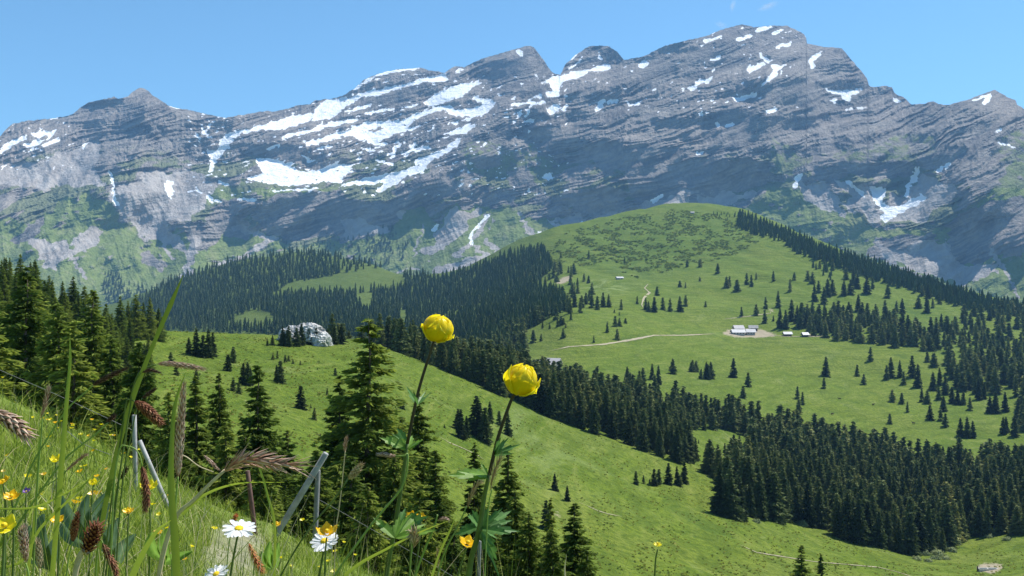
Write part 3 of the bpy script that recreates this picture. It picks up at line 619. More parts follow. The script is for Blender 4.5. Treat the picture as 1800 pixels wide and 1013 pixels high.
# --- the big near trees: (column, row of the top, distance, height, variant, width, label)
BIG = [
 (640, 556, 40, 12.6, 2, 1.10, 'tall spruce with wide layered boughs standing behind the left globeflower stem'),
 (463, 640, 36, 10.2, 0, .95, 'bright green spruce left of the tallest spruce and above the rusty grass ear'),
 (735, 692, 44, 9.5, 4, 1.0, 'spruce directly behind the leafy middle of the left globeflower stem'),
 (835, 780, 42, 8.6, 3, .95, 'slim dark spruce just left of the right globeflower stem'),
 (898, 795, 39, 8.0, 1, 1.2, 'spruce with browning top just right of the right globeflower stem'),
 (1012, 884, 36, 7.0, 0, 1.15, 'spruce with reddish brown crown tip at the bottom centre, right of both globeflowers'),
 (962, 876, 44, 7.2, 3, .9, 'narrow spruce squeezed between the brown topped spruces at bottom centre'),
 (345, 662, 38, 9.2, 3, 1.1, 'spruce behind the long brown grass ear, left of the bright green one'),
 (385, 655, 47, 9.5, 4, .8, 'thin spruce between the brown ear and the bright green spruce'),
 (243, 596, 36, 10.8, 5, .85, 'yellow green spruce in front of the dark left wood at its right end'),
 (50, 466, 46, 13.2, 2, .95, 'tallest spruce of the left wood with a brownish pointed top'),
 (98, 535, 38, 11.8, 5, 1.0, 'broad spruce between the pale vertical blade and the left edge'),
 (-40, 470, 40, 13.5, 0, 1.1, 'spruce half cut off by the left edge of the picture'),
 (135, 565, 36, 11.5, 1, 1.2, 'bushy spruce behind the pale vertical grass blade'),
 (196, 590, 42, 10.4, 4, 1.1, 'olive green spruce between the pale blade and the long leaning blade'),
 (290, 690, 34, 8.0, 1, 1.0, 'small spruce behind the leaning grey fence post'),
 (560, 790, 33, 7.0, 0, 1.2, 'low spruce behind the leaning grey pole, left foot of the tallest spruce'),
 (690, 800, 34, 7.0, 5, 1.0, 'low bushy spruce behind the left globeflower leaves'),
 (778, 860, 34, 6.5, 0, 1.2, 'low spruce between the two globeflower stems at the bottom'),
 (930, 900, 33, 6.0, 5, 1.1, 'low bushy spruce at the bottom edge right of the large toothed leaf'),
 (430, 760, 34, 7.5, 3, 1.2, 'dark low spruce behind the brown metal rod'),
 (500, 755, 38, 8.0, 4, 1.0, 'spruce filling the gap left of the tallest spruce'),
 (1030, 960, 34, 6.0, 2, .9, 'spruce top sticking out at the bottom edge, right end of the near group'),
 (860, 905, 33, 6.0, 4, 1.0, 'low dark spruce behind the toothed leaf of the right globeflower'),
 (600, 660, 47, 10, 1, 1.1, 'spruce standing behind the left flank of the tallest spruce'),
 (318, 735, 33, 8.5, 5, 1.1, 'bushy green spruce right of the long brown ear'),
 (405, 745, 33, 8.5, 0, 1.15, 'spruce just above the large rusty ear'),
 (468, 800, 31, 8, 5, 1.1, 'leafy low spruce crown between the rusty rod and the leaning pole'),
 (530, 830, 32, 7.5, 1, 1.2, 'dark low spruce crown behind the two right hand fence posts'),
 (605, 800, 31, 8, 0, 1.2, 'low spruce under the tallest one, right of the slim pale stalk'),
 (650, 850, 30, 7.5, 5, 1.1, 'low bright spruce crown left of the left globeflower foot'),
 (735, 850, 31, 7.5, 2, 1.1, 'low spruce crown between the left globeflower stem and the small spruce top'),
 (800, 930, 30, 6, 0, 1.2, 'bright spruce crown at the bottom between both globeflowers'),
 (905, 860, 36, 7.5, 5, 1.0, 'full spruce right behind the large toothed leaf'),
 (975, 930, 32, 6, 2, 1.1, 'green spruce crown at the bottom edge right of the toothed leaf'),
 (700, 735, 42, 9, 3, 1.2, 'spruce half hidden by the right flank of the tallest spruce'),
 (765, 790, 40, 8, 0, 1.0, 'spruce peeking out right of the left globeflower stem'),
 (1408, 958, 95, 12, 0, .95, 'dark spruce standing alone at the bottom right beside the path'),
 (1446, 974, 100, 10, 3, 1.0, 'smaller spruce right of the lone one at the bottom right beside the path'),
]
for (x, yt, Y, H, var, wd, lab) in BIG:
    zt = (CY - yt) / F * Y; e_ = place_tree(0, var, Vector(((x - CX) / F * Y, Y, zt - H)), H, lab, None, wid=wd)
def ordn(k): return '%d%s' % (k, 'th' if 10 <= k % 100 <= 20 else {1: 'st', 2: 'nd', 3: 'rd'}.get(k % 10, 'th'))
# --- the wood on the left slope
g_l = 'spruces of the dense wood on the left slope'
left = []
def rand_in(poly, k, mind, rs, fn=None):
    xs = [p[0] for p in poly]; ys = [p[1] for p in poly]; x0, x1, y0, y1 = min(xs), max(xs), min(ys), max(ys); out = []; cell = {}; cs = mind
    for _ in range(k * 40):
        if len(out) >= k: break
        x = rs.uniform(x0, x1); y = rs.uniform(y0, y1)
        if not pip(x, y, poly): continue
        md = mind if fn is None else mind * fn(x, y); q = int(md / cs) + 1; cx_, cyy = int(x // cs), int(y * 1.8 // cs); ok = True
        for a in range(cx_ - q, cx_ + q + 1):
            for b_ in range(cyy - q, cyy + q + 1):
                for u, v in cell.get((a, b_), ()):
                    if (x - u) ** 2 + ((y - v) * 1.8) ** 2 < md * md: ok = False
        if ok: out.append((x, y)); cell.setdefault((cx_, cyy), []).append((x, y))
    return out
rs = random.Random(11)
for (x, Y) in [(rs.uniform(-160, 270), rs.choice([rs.uniform(52, 110), rs.uniform(110, 195), rs.uniform(150, 195)])) for _ in range(700)]:
    lim = 110 + (170 - max(0, x)) * .45
    if x > 185 and Y < 150: continue
    if any((x - a) ** 2 + ((Y - b_) * 2.2) ** 2 < (27 if Y < 110 else 15) ** 2 for a, b_ in left) or len(left) >= 98: continue
    left.append((x, Y))
TREES_ = []     # (screen height, lone?, point, H, region)
left.sort(); far_ = [q for q in left if q[1] > 150 and -5 < q[0] < 300]
near_ = [q for q in left if q not in far_]
for x, Y in left:
    p = hill_at(x, Y); H = rs.uniform(8.5, 12.5) * (1 if x < 200 else .75)
    if Y > 150: H *= .9
    place_tree(0, rs.randrange(6), p - Vector((0, 0, .3)), H, ('spruce on the skyline of the left wood, %s from the left' % ordn(far_.index((x, Y)) + 1) if (x, Y) in far_ else 'spruce within the left wood below its skyline, %s from the left' % ordn(near_.index((x, Y)) + 1)), g_l, wid=rs.uniform(.85, 1.15))
# row at the right end of the left wood
for i, (x, yt, yb) in enumerate([(212, 520, 595), (226, 528, 592), (240, 516, 592), (252, 530, 592), (264, 522, 594), (278, 540, 596)]):
    h = hill_hit(x, yb + 4); Hm = (yb - yt) / F * h.y * 1.05
    place_tree(0, i % 6, h, Hm, 'spruce at the lower right tip of the left wood, %s' % ['leftmost of six', 'second of six from the left', 'third of six from the left', 'third of six from the right', 'second of six from the right', 'rightmost of six'][i], 'row of spruces ending the left wood')

# --- trees given one by one: (column, row of the foot, height in rows)
C7 = lambda l: [(1200 + a / 3, 530 + b_ / 3, c_ / 3) for a, b_, c_ in l]
C6 = lambda l: [(1200 + a / 2.98, 300 + b_ / 2.98, c_ / 2.98) for a, b_, c_ in l]
C5 = lambda l: [(800 + a / 4, 530 + b_ / 4, c_ / 4) for a, b_, c_ in l]
low = C7([(45,372,55),(70,372,55),(98,412,55),(125,412,90),(148,408,90),(268,402,100),(345,450,75),(318,510,65),(755,395,100),(745,460,55),(605,515,65),(632,545,65),(612,590,75),(920,395,60),(955,438,55),(990,315,72),(1075,415,75),(1098,400,105),(1145,400,90),(1165,440,70),(1210,400,115),(1240,455,120),(1290,320,60),(1325,345,75),(1105,530,65),(1155,540,60),(1185,585,55),(1092,645,55),(1305,625,80),(1360,630,60),(1385,660,70),(1465,715,100),(1500,720,110),(1530,720,90),(1690,700,90),(1750,712,110),(1705,690,80),(1515,575,70),(1320,470,95),(1355,440,90),(1385,490,95),(1260,530,70),(1290,540,75),(1350,520,70),(1375,580,80),(1420,540,90),(1450,545,80),(1480,545,70),(1560,520,110),(1590,515,90),(1620,590,90),(1650,590,110),(1700,580,100),(1770,620,110),(1785,600,90)])
low += C5([(1530,510,110),(1670,495,85),(1695,490,70),(1725,545,60),(1775,550,110),(1210,570,110),(1230,590,90),(1295,580,90),(1320,560,90),(1385,550,110),(1430,585,130)]) + [(1767,813,30)]
high = C6([(25,505,35),(95,505,40),(183,540,50),(90,580,25),(15,615,30),(230,615,60),(245,610,55),(285,635,65),(335,600,60),(360,610,60),(385,570,35),(475,580,50),(585,575,40),(562,635,65),(655,580,55),(680,595,60),(718,515,40),(745,525,50),(785,525,60),(770,560,30),(825,500,20),(855,570,60),(895,600,90),(690,685,85),(712,640,60),(760,660,90),(785,650,80),(740,700,90),(845,655,80),(880,650,80),(915,620,80),(965,645,90),(995,620,60),(1075,668,65),(1235,720,60),(1230,630,40),(1280,745,90),(1310,720,50),(1255,655,60),(1285,670,80),(1440,675,60),(1120,745,60),(1150,750,80),(15,710,55),(120,715,30),(308,765,50),(385,760,60),(435,725,60),(430,800,70),(500,720,90),(475,790,30),(510,825,100),(540,830,100),(570,790,110),(600,800,90),(620,815,120),(650,820,90),(715,780,80),(750,800,80),(780,800,70),(840,810,70),(870,800,110),(940,800,110),(920,740,90),(1010,800,100),(1060,790,110),(1150,870,130),(1180,880,120),(1230,860,80),(1345,700,60),(1400,690,90),(1355,830,80),(1390,860,80),(1410,850,60),(1465,910,80),(1500,900,60),(1300,880,110),(1330,900,100)])
knoll = C5([(615,190,50),(665,195,40),(550,290,90),(605,280,50),(720,175,60),(745,170,70),(762,165,50),(815,130,60),(778,185,35),(760,258,70),(1120,80,25),(1155,98,25),(1125,180,75),(1155,175,60),(1198,155,40),(1070,220,75),(975,290,50),(1140,270,80),(495,210,40)])
upper = [(1035,455,14),(1098,462,10),(1010,380,8),(1135,545,20),(1150,548,26),(1165,545,22),(1178,548,22),(1195,548,26),(1140,548,18),(980,530,24),(1010,540,28),(1030,535,20),(1050,545,24),(1060,540,26),(1070,540,22),(1092,545,18),(1120,535,14),(1155,520,16),(1207,470,12),(1230,470,14),(1262,475,12),(1195,505,12)]
C4 = lambda l: [(400 + a / 4, 530 + b_ / 4, c_ / 4) for a, b_, c_ in l]
slope = C4([(40,405,90),(10,490,120),(40,630,90),(80,650,90),(110,580,150),(140,590,170),(160,585,120),(370,580,170),(345,560,120),(320,410,60),(350,400,60),(405,430,60),(430,420,50),(460,440,40),(512,448,40),(632,480,25),(757,520,60),(700,660,60),(515,755,170),(585,750,40),(612,830,90),(1230,755,80),(1525,890,35)])
slope += [(332,622,30),(345,626,48),(357,628,40),(366,628,48),(374,626,42),(410,638,26),(400,652,30),(345,675,28),(230,640,30),(300,640,22),(310,660,24)]
slope += C5([(40,960,200),(80,950,150),(150,940,280),(175,950,230),(210,990,250),(245,850,150),(310,870,100),(370,940,170),(20,900,150)])
slope += [(975,862,30),(997,880,27),(960,930,52),(980,838,5),(1094,825,5),(1118,852,24),(1131,850,16),(1142,852,12),(1150,853,30),(1158,851,26),(1175,852,38),(1190,853,34),(1203,850,40),(1195,855,22),(1243,800,16),(1253,798,16),(1263,798,12),(1274,797,18),(1290,800,36),(1300,800,34),(1228,780,8),(1262,830,14)]
CAND = []
def lone(lst, what, group, lvl, hmul=1.0):
    lst = sorted(lst); c_ = 0
    for k, (x, yb, h) in enumerate(lst):
        p = hill_hit(x, yb)
        if p is None: continue
        size = 'tall' if h > 26 else 'small' if h < 14 else 'medium'
        H = h / F * p.y * 1.04 * hmul
        CAND.append((h, p, H, 1 if h > 13 else 2, '%s spruce %s, %s from the left' % (size, what, ordn(k + 1)), group, x, yb))
        c_ += 1
    return c_
nlone = lone(low, 'on the open meadow below the farm', 'scattered spruces on the meadow below the farm', 1)
nlone += lone(high, 'on the open hillside above the farm', 'scattered spruces on the hillside above the farm', 1)
nlone += lone(knoll, 'on the rounded knoll behind the right globeflower', 'spruces on the rounded knoll', 1)
nlone += lone(upper, 'on the upper pasture beneath the green hilltop', 'spruces on the upper pasture', 2)
nlone += lone(slope, 'on the near meadow slope', 'spruces scattered on the near meadow slope', 1)
# spruces in front of the pale rock
for i, (x, yb, h) in enumerate([(497,606,26),(507,607,30),(521,606,26),(530,605,30),(543,604,22),(556,604,24),(479,605,14),(470,606,10),(575,603,22),(588,603,26),(600,602,28)]):
    p = hill_hit(x, yb + 2); place_tree(1, i % 6, p, h / F * p.y * 1.25, 'spruce before the pale limestone outcrop, %s from the left' % ordn(i + 1), 'spruces in front of the pale rock', wid=1.3); nlone += 1

# --- forests: foot points
FOREST = []   # (Vector, H, level)
def fill(poly, k, mind, Hm, lvl, off=None, cut=(), fn=None):
    for x, y in rand_in(poly, k, mind, rs, fn):
        if any(pip(x, y, c_) for c_ in cut): continue
        p = hill_hit(x, y)
        if p is None or (lvl == 3 and p.y < 560): continue
        FOREST.append((p, rs.uniform(*Hm), lvl, x, y))
CLR = [[(1205,765),(1260,755),(1320,770),(1312,835),(1255,835),(1215,800)]]
F1 = [(860,690),(905,660),(960,665),(1060,690),(1200,722),(1340,752),(1500,780),(1620,815),(1720,822),(2050,828),(2050,935),(1700,944),(1650,975),(1560,962),(1470,948),(1460,932),(1400,918),(1330,912),(1265,908),(1275,880),(1262,850),(1225,812),(1205,812),(1150,796),(1100,772),(1010,745),(960,732),(915,705)]
fill(F1, 1250, 9.5, (7, 17), 1, cut=CLR, fn=lambda x, y: .75 + (y - 660) / 380)
FRONT = []
for x, y in [(1265,905),(1275,908),(1290,910),(1300,912),(1318,908),(1335,912),(1350,910),(1365,915),(1380,912),(1400,918),(1420,925),(1440,928),(1475,945),(1490,950),(1510,955),(1525,955),(1545,962),(1560,965),(1580,972),(1600,975),(1615,972),(1640,965),(1660,955),(1690,945),(1720,940),(1750,938),(1790,935),(915,705),(935,715),(950,725),(968,735),(985,740),(1000,745),(1020,752),(1045,762),(1075,770),(1105,782),(1130,792),(1160,802),(1190,812),(1212,812)]:
    p = hill_hit(x, y); FRONT.append((p, rs.uniform(10, 15), x, y))
# the belt just behind the near crest
for _ in range(620):
    x = rs.uniform(575, 930); Y = rs.uniform(350, 720); p = hill_at(x, Y)
    FOREST.append((p, rs.uniform(11, 17), 1 if Y < 480 else 2, x, CY - F * p.z / p.y))
for _ in range(160):
    x = rs.uniform(690, 930); Y = rs.uniform(320, 380) ; p = hill_at(x, Y)
    if p.z > hill_at(x, 330).z + .5: continue
    FOREST.append((p, rs.uniform(9, 14), 1, x, CY - F * p.z / p.y))
CL2 = [[(475,522),(505,500),(560,490),(600,482),(690,468),(720,505),(655,513),(600,516),(520,520)], [(398,572),(440,545),(468,550),(490,562),(470,582),(420,578)], 
       [(735,562),(800,548),(845,538),(845,552),(770,566)], [(620,520),(650,515),(655,545),(640,550)], [(700,560),(712,540),(718,575),(706,590)]]
VAL = [(180,600),(225,545),(280,505),(350,472),(430,450),(480,435),(540,422),(640,432),(700,470),(760,490),(800,485),(860,465),(905,447),(950,440),(975,470),(940,500),(985,530),(1000,545),(960,560),(915,590),(890,612),(860,640),(700,650),(560,640),(250,640)]
fill(VAL, 3900, 5.2, (13, 21), 3, cut=CL2, fn=lambda x, y: 1 + .5 * max(0, (y - 560) / 60) + (.55 if (600 < x < 700 and y < 500) else 0))
fill([(905,440),(1000,445),(1040,500),(1060,545),(970,565),(930,520)], 55, 7, (10, 18), 2)
fill([(880,600),(960,560),(985,545),(930,580),(905,620)], 30, 7, (12, 19), 2)
BAND = [(1296,402),(1300,380),(1318,384),(1400,420),(1500,456),(1600,491),(1700,523),(1760,540),(1800,545),(1800,560),(1700,545),(1600,512),(1500,480),(1440,458),(1400,448),(1380,428),(1320,412)]
fill(BAND, 520, 4.6, (14, 21), 3)
fill([(1250,374),(1298,378),(1298,388),(1262,384)], 12, 6, (5, 9), 3); fill([(1425,470),(1450,470),(1470,490),(1450,496)], 7, 5, (10, 15), 3)
RA = [(1400,575),(1412,552),(1470,556),(1560,562),(1610,585),(1640,620),(1585,612),(1500,603),(1440,596)]
fill(RA, 90, 8, (13, 19), 2)
RB = [(1640,620),(1630,590),(1690,560),(1740,548),(1800,552),(2050,590),(2050,800),(1800,770),(1775,690),(1700,700),(1660,660),(1650,640)]
fill(RB, 420, 8.5, (14, 20), 2, fn=lambda x, y: 1 + .6 * (1 if x < 1690 else 0))
# mountain foot: dark wooded cone
for x, y in rand_in([(176,505),(186,478),(200,478),(222,500),(250,505),(275,545),(262,570),(200,560)], 150, 4.2, rs):
    FOREST.append((mount_hit(x, y), rs.uniform(16, 26), 3, x, y))
for x, y in rand_in([(600,470),(690,400),(700,415),(690,460),(640,500)], 60, 5, rs) + rand_in([(700,440),(725,410),(720,430),(706,460)], 10, 5, rs) + rand_in([(500,430),(620,420),(690,395),(690,440),(600,450)], 60, 6, rs):
    FOREST.append((mount_hit(x, y), rs.uniform(16, 24), 3, x, y))
FRONT.sort(key=lambda q: q[2])
fr = [q for q in FRONT if q[2] > 1225]; fl = [q for q in FRONT if q[2] <= 1225]
for lst, what, grp in ((fl, 'at the near edge of the forest belt', 'edge spruces of the forest belt'), (fr, 'at the front edge of the dense lower right forest', 'front spruces of the lower right forest')):
    for k, (p, H, x, y) in enumerate(lst): CAND.append((H / p.y * F * .8, p, H, 1, 'tall spruce %s, %s from the left' % (what, ordn(k + 1)), grp, x, y))
CAND = [(q[0] if -5 < q[6] < 1805 else -1,) + q[1:] for q in CAND]
CAND.sort(key=lambda q: -q[0])
budget = 300 - len(left) - 6 - 11 - len(BIG)
print('left', len(left), 'cand', len(CAND), 'forest', len(FOREST), 'budget', budget)
for (h, p, H, lv, lab, grp, x, y) in CAND[:budget]:
    place_tree(lv, rs.randrange(4), p - Vector((0, 0, .3)), H, lab, grp, wid=rs.uniform(.95, 1.3))
rest = FOREST + [(p, H, 2, x, y) for (h, p, H, lv, lab, grp, x, y) in CAND[budget:]]
VL = []; FL4 = []; FL3 = []; TT = []; TV = []; off = 0
g = np.random.default_rng(3)
for (p, H, lvl, x, y) in rest:
    V, Fq, T = {1: L1, 2: L2, 3: L3}[2 if (lvl == 1 and p.y > 430) else lvl][g.integers(4)]
    s = H / 10; a = g.uniform(0, 6.28); wd = g.uniform(.85, 1.45); ca, sa = math.cos(a) * s * wd, math.sin(a) * s * wd
    W = np.stack([V[:, 0] * ca - V[:, 1] * sa + p.x, V[:, 0] * sa + V[:, 1] * ca + p.y, V[:, 2] * s + p.z - .4], 1)
    VL.append(W.astype(np.float32)); (FL4 if Fq.shape[1] == 4 else FL3).append(Fq + off); TT.append(T * (.3 if lvl == 3 else 1)); TV.append(np.full(len(V), g.uniform(-.45, .05) if lvl == 3 else (g.uniform(-.1, .8) if g.uniform() < .87 else g.uniform(1.0, 1.7)))); off += len(V)
fo = mesh_np('forest', np.concatenate(VL), [np.concatenate(FL4), np.concatenate(FL3)], FOL_F, attrs=dict(tip=np.concatenate(TT), treevar=np.concatenate(TV)))
tag(fo, 'dense dark conifer forest filling the valley and its far slopes', 'forest', kind='stuff')

# ------------------------------------------------------------------ tussocks on the near slope, dwarf alders on the far hilltop
def clump_field(name, pts, size, nq, mat, label, cat, hgt=.6):
    g = np.random.default_rng(9); Pn = np.array(pts); n_ = len(Pn); s = g.uniform(.5, 1.3, n_) * size; VV_ = []; hue = []
    tv = g.uniform(0, 1, n_)
    for q in range(nq):
        a = g.uniform(0, 6.28, n_); t = g.uniform(0, .55, n_) * s; c0 = Pn + np.stack([np.cos(a) * t, np.sin(a) * t, np.zeros(n_)], 1)
        b_ = g.uniform(0, 6.28, n_); w_ = np.stack([np.cos(b_), np.sin(b_), np.zeros(n_)], 1) * (s * .5)[:, None]; u = np.stack([g.normal(0, .35, n_), g.normal(0, .35, n_), np.ones(n_)], 1) * (s * hgt * g.uniform(.6, 1.2, n_))[:, None]
        lo = np.array([0, 0, -.1]) * s[:, None]
        VV_.append(np.stack([c0 - w_ * .7 + lo, c0 + w_ * .7 + lo, c0 + w_ * .8 + u * .8, c0 + u, c0 - w_ * .9 + u * .7], 1))
    V = np.concatenate(VV_).reshape(-1, 3); k = len(V) // 5; b0 = np.arange(k)[:, None] * 5
    F4 = b0 + np.array([[0, 1, 2, 4]]); F3 = b0 + np.array([[4, 2, 3]])
    o = mesh_np(name, V, [F4, F3], mat, attrs=dict(tip=np.repeat(g.uniform(0, 1, k), 5), treevar=np.tile(np.repeat(tv, 5), nq))); tag(o, label, cat, kind='stuff')
g = np.random.default_rng(12); pts = []
for _ in range(26000):
    Y = 95 * (340 / 95) ** g.uniform(0, 1); x = g.uniform(250, 1810)
    if fbm(np.array([x / 60]), np.array([Y / 18]), 2, 44)[0] + g.uniform(-.35, .35) < .05: continue
    p = hill_at(x, Y); pts.append((p.x, p.y, p.z))
TUFT = folmat('tussock_grass', (.10, .15, .02), (.16, .20, .03), (.26, .28, .07), .3, .25)
clump_field('tussock_grass', pts, .55, 2, TUFT, 'low grass tussocks roughening the near meadow slope', 'grass', .45)
pts = []
for x, y in rand_in([(930,480),(960,450),(1000,405),(1100,382),(1180,368),(1260,378),(1300,396),(1335,425),(1290,450),(1200,470),(1120,490),(1060,465),(1000,470)], 3600, 1.9, random.Random(4)):
    if fbm(np.array([x / 26]), np.array([y / 9]), 3, 45)[0] < -.03: continue
    p = hill_hit(x, y); 
    if p is not None: pts.append(tuple(p))
ALDER = folmat('alder_leaves', (.09, .145, .032), (.125, .18, .038), (.15, .20, .05), .35, .15)
clump_field('alder_shrubs', pts, 4, 6, ALDER, 'dwarf alder scrub covering the top of the green hill', 'scrub', .42)
# ------------------------------------------------------------------ pale limestone outcrop on the near crest
def blob_rock(name, c, sz, seed, mat, sub=4, rough=.35, parent=None):
    import bmesh
    bm = bmesh.new(); bmesh.ops.create_icosphere(bm, subdivisions=sub, radius=1)
    co_ = np.array([v.co for v in bm.verts]); 
    n_ = ridged(co_[:, 0] * 1.7 + seed, co_[:, 1] * 1.7 + co_[:, 2] * 2.1, 4, seed) - .3 + .3 * fbm(co_[:, 0] * 4, co_[:, 2] * 4 + co_[:, 1] * 4, 3, seed + 3)
    co_ = co_ * (1 + rough * n_)[:, None] * np.array(sz)
    F_ = np.array([[v.index for v in f.verts] for f in bm.faces]); bm.free()
    o = mesh_np(name, co_ + np.array(c), F_, mat, parent); return o
m, n, b = newmat('limestone'); ROCK = m
tc = N(n, 'ShaderNodeTexCoord'); q1 = noise_node(n, .22, 6, .6, tc.outputs['Object']); q2 = noise_node(n, .15, 3, .6, tc.outputs['Object'])
c = ramp(n, q1.outputs[0], [(.33, (.26, .24, .22)), (.45, (.50, .48, .45)), (.62, (.64, .62, .60))]).outputs[0]
c = mix(n, ramp(n, q2.outputs[0], [(.6, 0), (.68, .6)]).outputs[0], c, (.16, .19, .08)); n.links.new(c, b.inputs['Base Color']); b.inputs['Roughness'].default_value = .95
bp = N(n, 'ShaderNodeBump', Strength=1.0, Distance=.8); n.links.new(q1.outputs[0], bp.inputs['Height']); n.links.new(bp.outputs[0], b.inputs['Normal'])
p = hill_hit(523, 609)
if p is None: p = hill_at(520, 292)
s_ = p.y / F
e_ = empty('rock_outcrop', (p.x - 1.5, p.y + 10, p.z - .5)); tag(e_, 'pale craggy limestone outcrop on the crest left of the tallest spruce', 'rock')
for k, (dx, dz, sx, sz) in enumerate([(-14, 15, 26, 24), (14, 20, 27, 24), (-36, 2, 16, 16), (38, 12, 17, 18), (50, 2, 10, 11), (0, 28, 16, 16), (-26, 10, 14, 18)]):
    blob_rock('crag', (dx * s_, (k % 3) * 2, dz * s_ - 1), (sx * s_, 3.0 + sx * s_ * .4, sz * s_), 10 + k * 7, ROCK, 5, .34, e_)

# ------------------------------------------------------------------ farm, huts, houses
WALLW = simple('pale_render', (.45, .42, .37), .9, .1, .12, .8); WOODD = simple('dark_boards', (.09, .065, .05), .9, .1, .3, .8)
ROOFM = simple('metal_roof', (.33, .33, .35), .5, .35, .12, .3); ROOFL = simple('pale_roof', (.50, .46, .45), .7, .2, .1, .3); ROOFT = simple('shingle_roof', (.36, .34, .32), .9, .1, .2, .5)
DARKG = simple('window_glass', (.03, .035, .04), .2, .5, .2, 1)
def box(x0, x1, y0, y1, z0, z1): 
    v = [(x0,y0,z0),(x1,y0,z0),(x1,y1,z0),(x0,y1,z0),(x0,y0,z1),(x1,y0,z1),(x1,y1,z1),(x0,y1,z1)]
    return v, [(0,3,2,1),(4,5,6,7),(0,1,5,4),(1,2,6,5),(2,3,7,6),(3,0,4,7)]
def house(name, p, L, W, hw, hr, rz, wallm, roofm, label, nwin=4, cat='house', chimney=False, lean=1.0):
    e_ = empty(name, p); e_.rotation_euler = (0, 0, rz); tag(e_, label, cat)
    a, b2, c2, r = L / 2, W / 2, hw, hw + hr
    V = [(-a,-b2,-3),(a,-b2,-3),(a,b2,-3),(-a,b2,-3),(-a,-b2,c2),(a,-b2,c2),(a,b2,c2),(-a,b2,c2),(-a,0,r),(a,0,r)]
    mesh_np('wall', V, [np.array([(0,1,5,4),(2,3,7,6)]), np.array([(1,2,6),(1,6,5),(5,6,9),(3,0,4),(3,4,7),(7,4,8)])], wallm, e_)
    o, t = 1.0, .3; sl_ = hr / b2; V = []; Fc = []
    for sgn in (-1, 1):
        y1 = sgn * (b2 + o); z1 = c2 - o * sl_ + .35; z0 = r + .35; k = len(V)
        V += [(-a-o, y1, z1), (a+o, y1, z1), (a+o, 0, z0), (-a-o, 0, z0), (-a-o, y1, z1+t), (a+o, y1, z1+t), (a+o, 0, z0+t), (-a-o, 0, z0+t)]
        Fc += [[q + k for q in f] for f in ((0,3,2,1),(4,5,6,7),(0,1,5,4),(1,2,6,5),(3,0,4,7))]
    rf = mesh_np('roof', V, np.array(Fc), roofm, e_)
    if chimney:
        v, f = box(-.6, .6, .6, 1.8, r - 1, r + 1.4); mesh_np('chimney', v, np.array(f), WALLW, rf)
    for k in range(nwin):
        x = -a + L * (k + .5) / nwin; v, f = box(x - .55, x + .55, -b2 - .06, -b2 + .04, c2 * .35, c2 * .75)
        mesh_np('door' if k == nwin // 2 and nwin > 2 else 'window', v, np.array(f), DARKG, e_)
    return e_
def at(x, y): return hill_hit(x, y)
p = at(1297, 588.5); house('farmhouse', p, 12, 8, 2.4, 2.4, .05, WALLW, ROOFM, 'long low farm barn with pale metal roof, left half of the farm on the pasture', 4, 'barn')
p = at(1319, 588); house('farmhouse', p, 8, 7.5, 2.4, 2.4, -.04, WALLW, ROOFM, 'right half of the farm, pale metal roofed building touching the long barn', 3, 'farmhouse', True)
p = at(1299, 583.5); house('barn', p + Vector((0, 3, 0)), 9, 7, 3.4, 2.6, .1, WALLW, ROOFL, 'low cream roofed shed just behind the long farm barn', 2, 'shed')
p = at(1326, 582.5); house('shed', p + Vector((0, 4, 0)), 8, 6, 3.2, 2.2, -.2, WOODD, ROOFT, 'small grey shed behind the right end of the farm', 2, 'shed')
p = at(1384, 590.5); house('shed', p, 7, 5, 1.8, 1.6, 0, WOODD, ROOFM, 'small dark hut with a light grey roof just right of the farm', 2, 'hut')
p = at(1415, 591.5); house('shed', p, 5, 4, 1.8, 1.6, .15, WOODD, ROOFM, 'smallest hut with a light roof, farthest right of the farm row', 1, 'hut')
p = at(893, 632); house('chalet', p + Vector((0, 0, .5)), 11, 9, 4, 3.2, .3, WOODD, ROOFL, 'valley house with a pinkish white roof among trees above the right globeflower', 3)
p = at(971, 652); house('chalet', p + Vector((0, 0, .5)), 10, 9, 4, 3.6, -.35, WALLW, ROOFL, 'valley house with a pale roof just right of the right globeflower', 3)
p = at(946, 650); house('chalet', p + Vector((0, 0, .5)), 6, 6, 3, 2.4, .1, WOODD, ROOFL, 'tiny valley cabin nearly hidden in the spruces between the two pale roofed houses', 1)
p = at(886, 622); house('chalet', p + Vector((0, 0, 1)), 5, 5, 4, 2, .2, WALLW, ROOFL, 'small white cabin in the valley just above the pinkish roofed house', 1)
p = at(1217, 376)
if p is not None: house('chalet', p, 6, 5, 2, 2, 0, WALLW, ROOFT, 'tiny white hut on top of the green hill under the dark cliffs', 2, 'hut')
p = at(1089, 491)
if p is not None: house('shed', p, 9, 5, 1.6, 1.4, .3, WALLW, ROOFM, 'low white roofed shelter on the upper pasture under the green hilltop', 2, 'shelter')
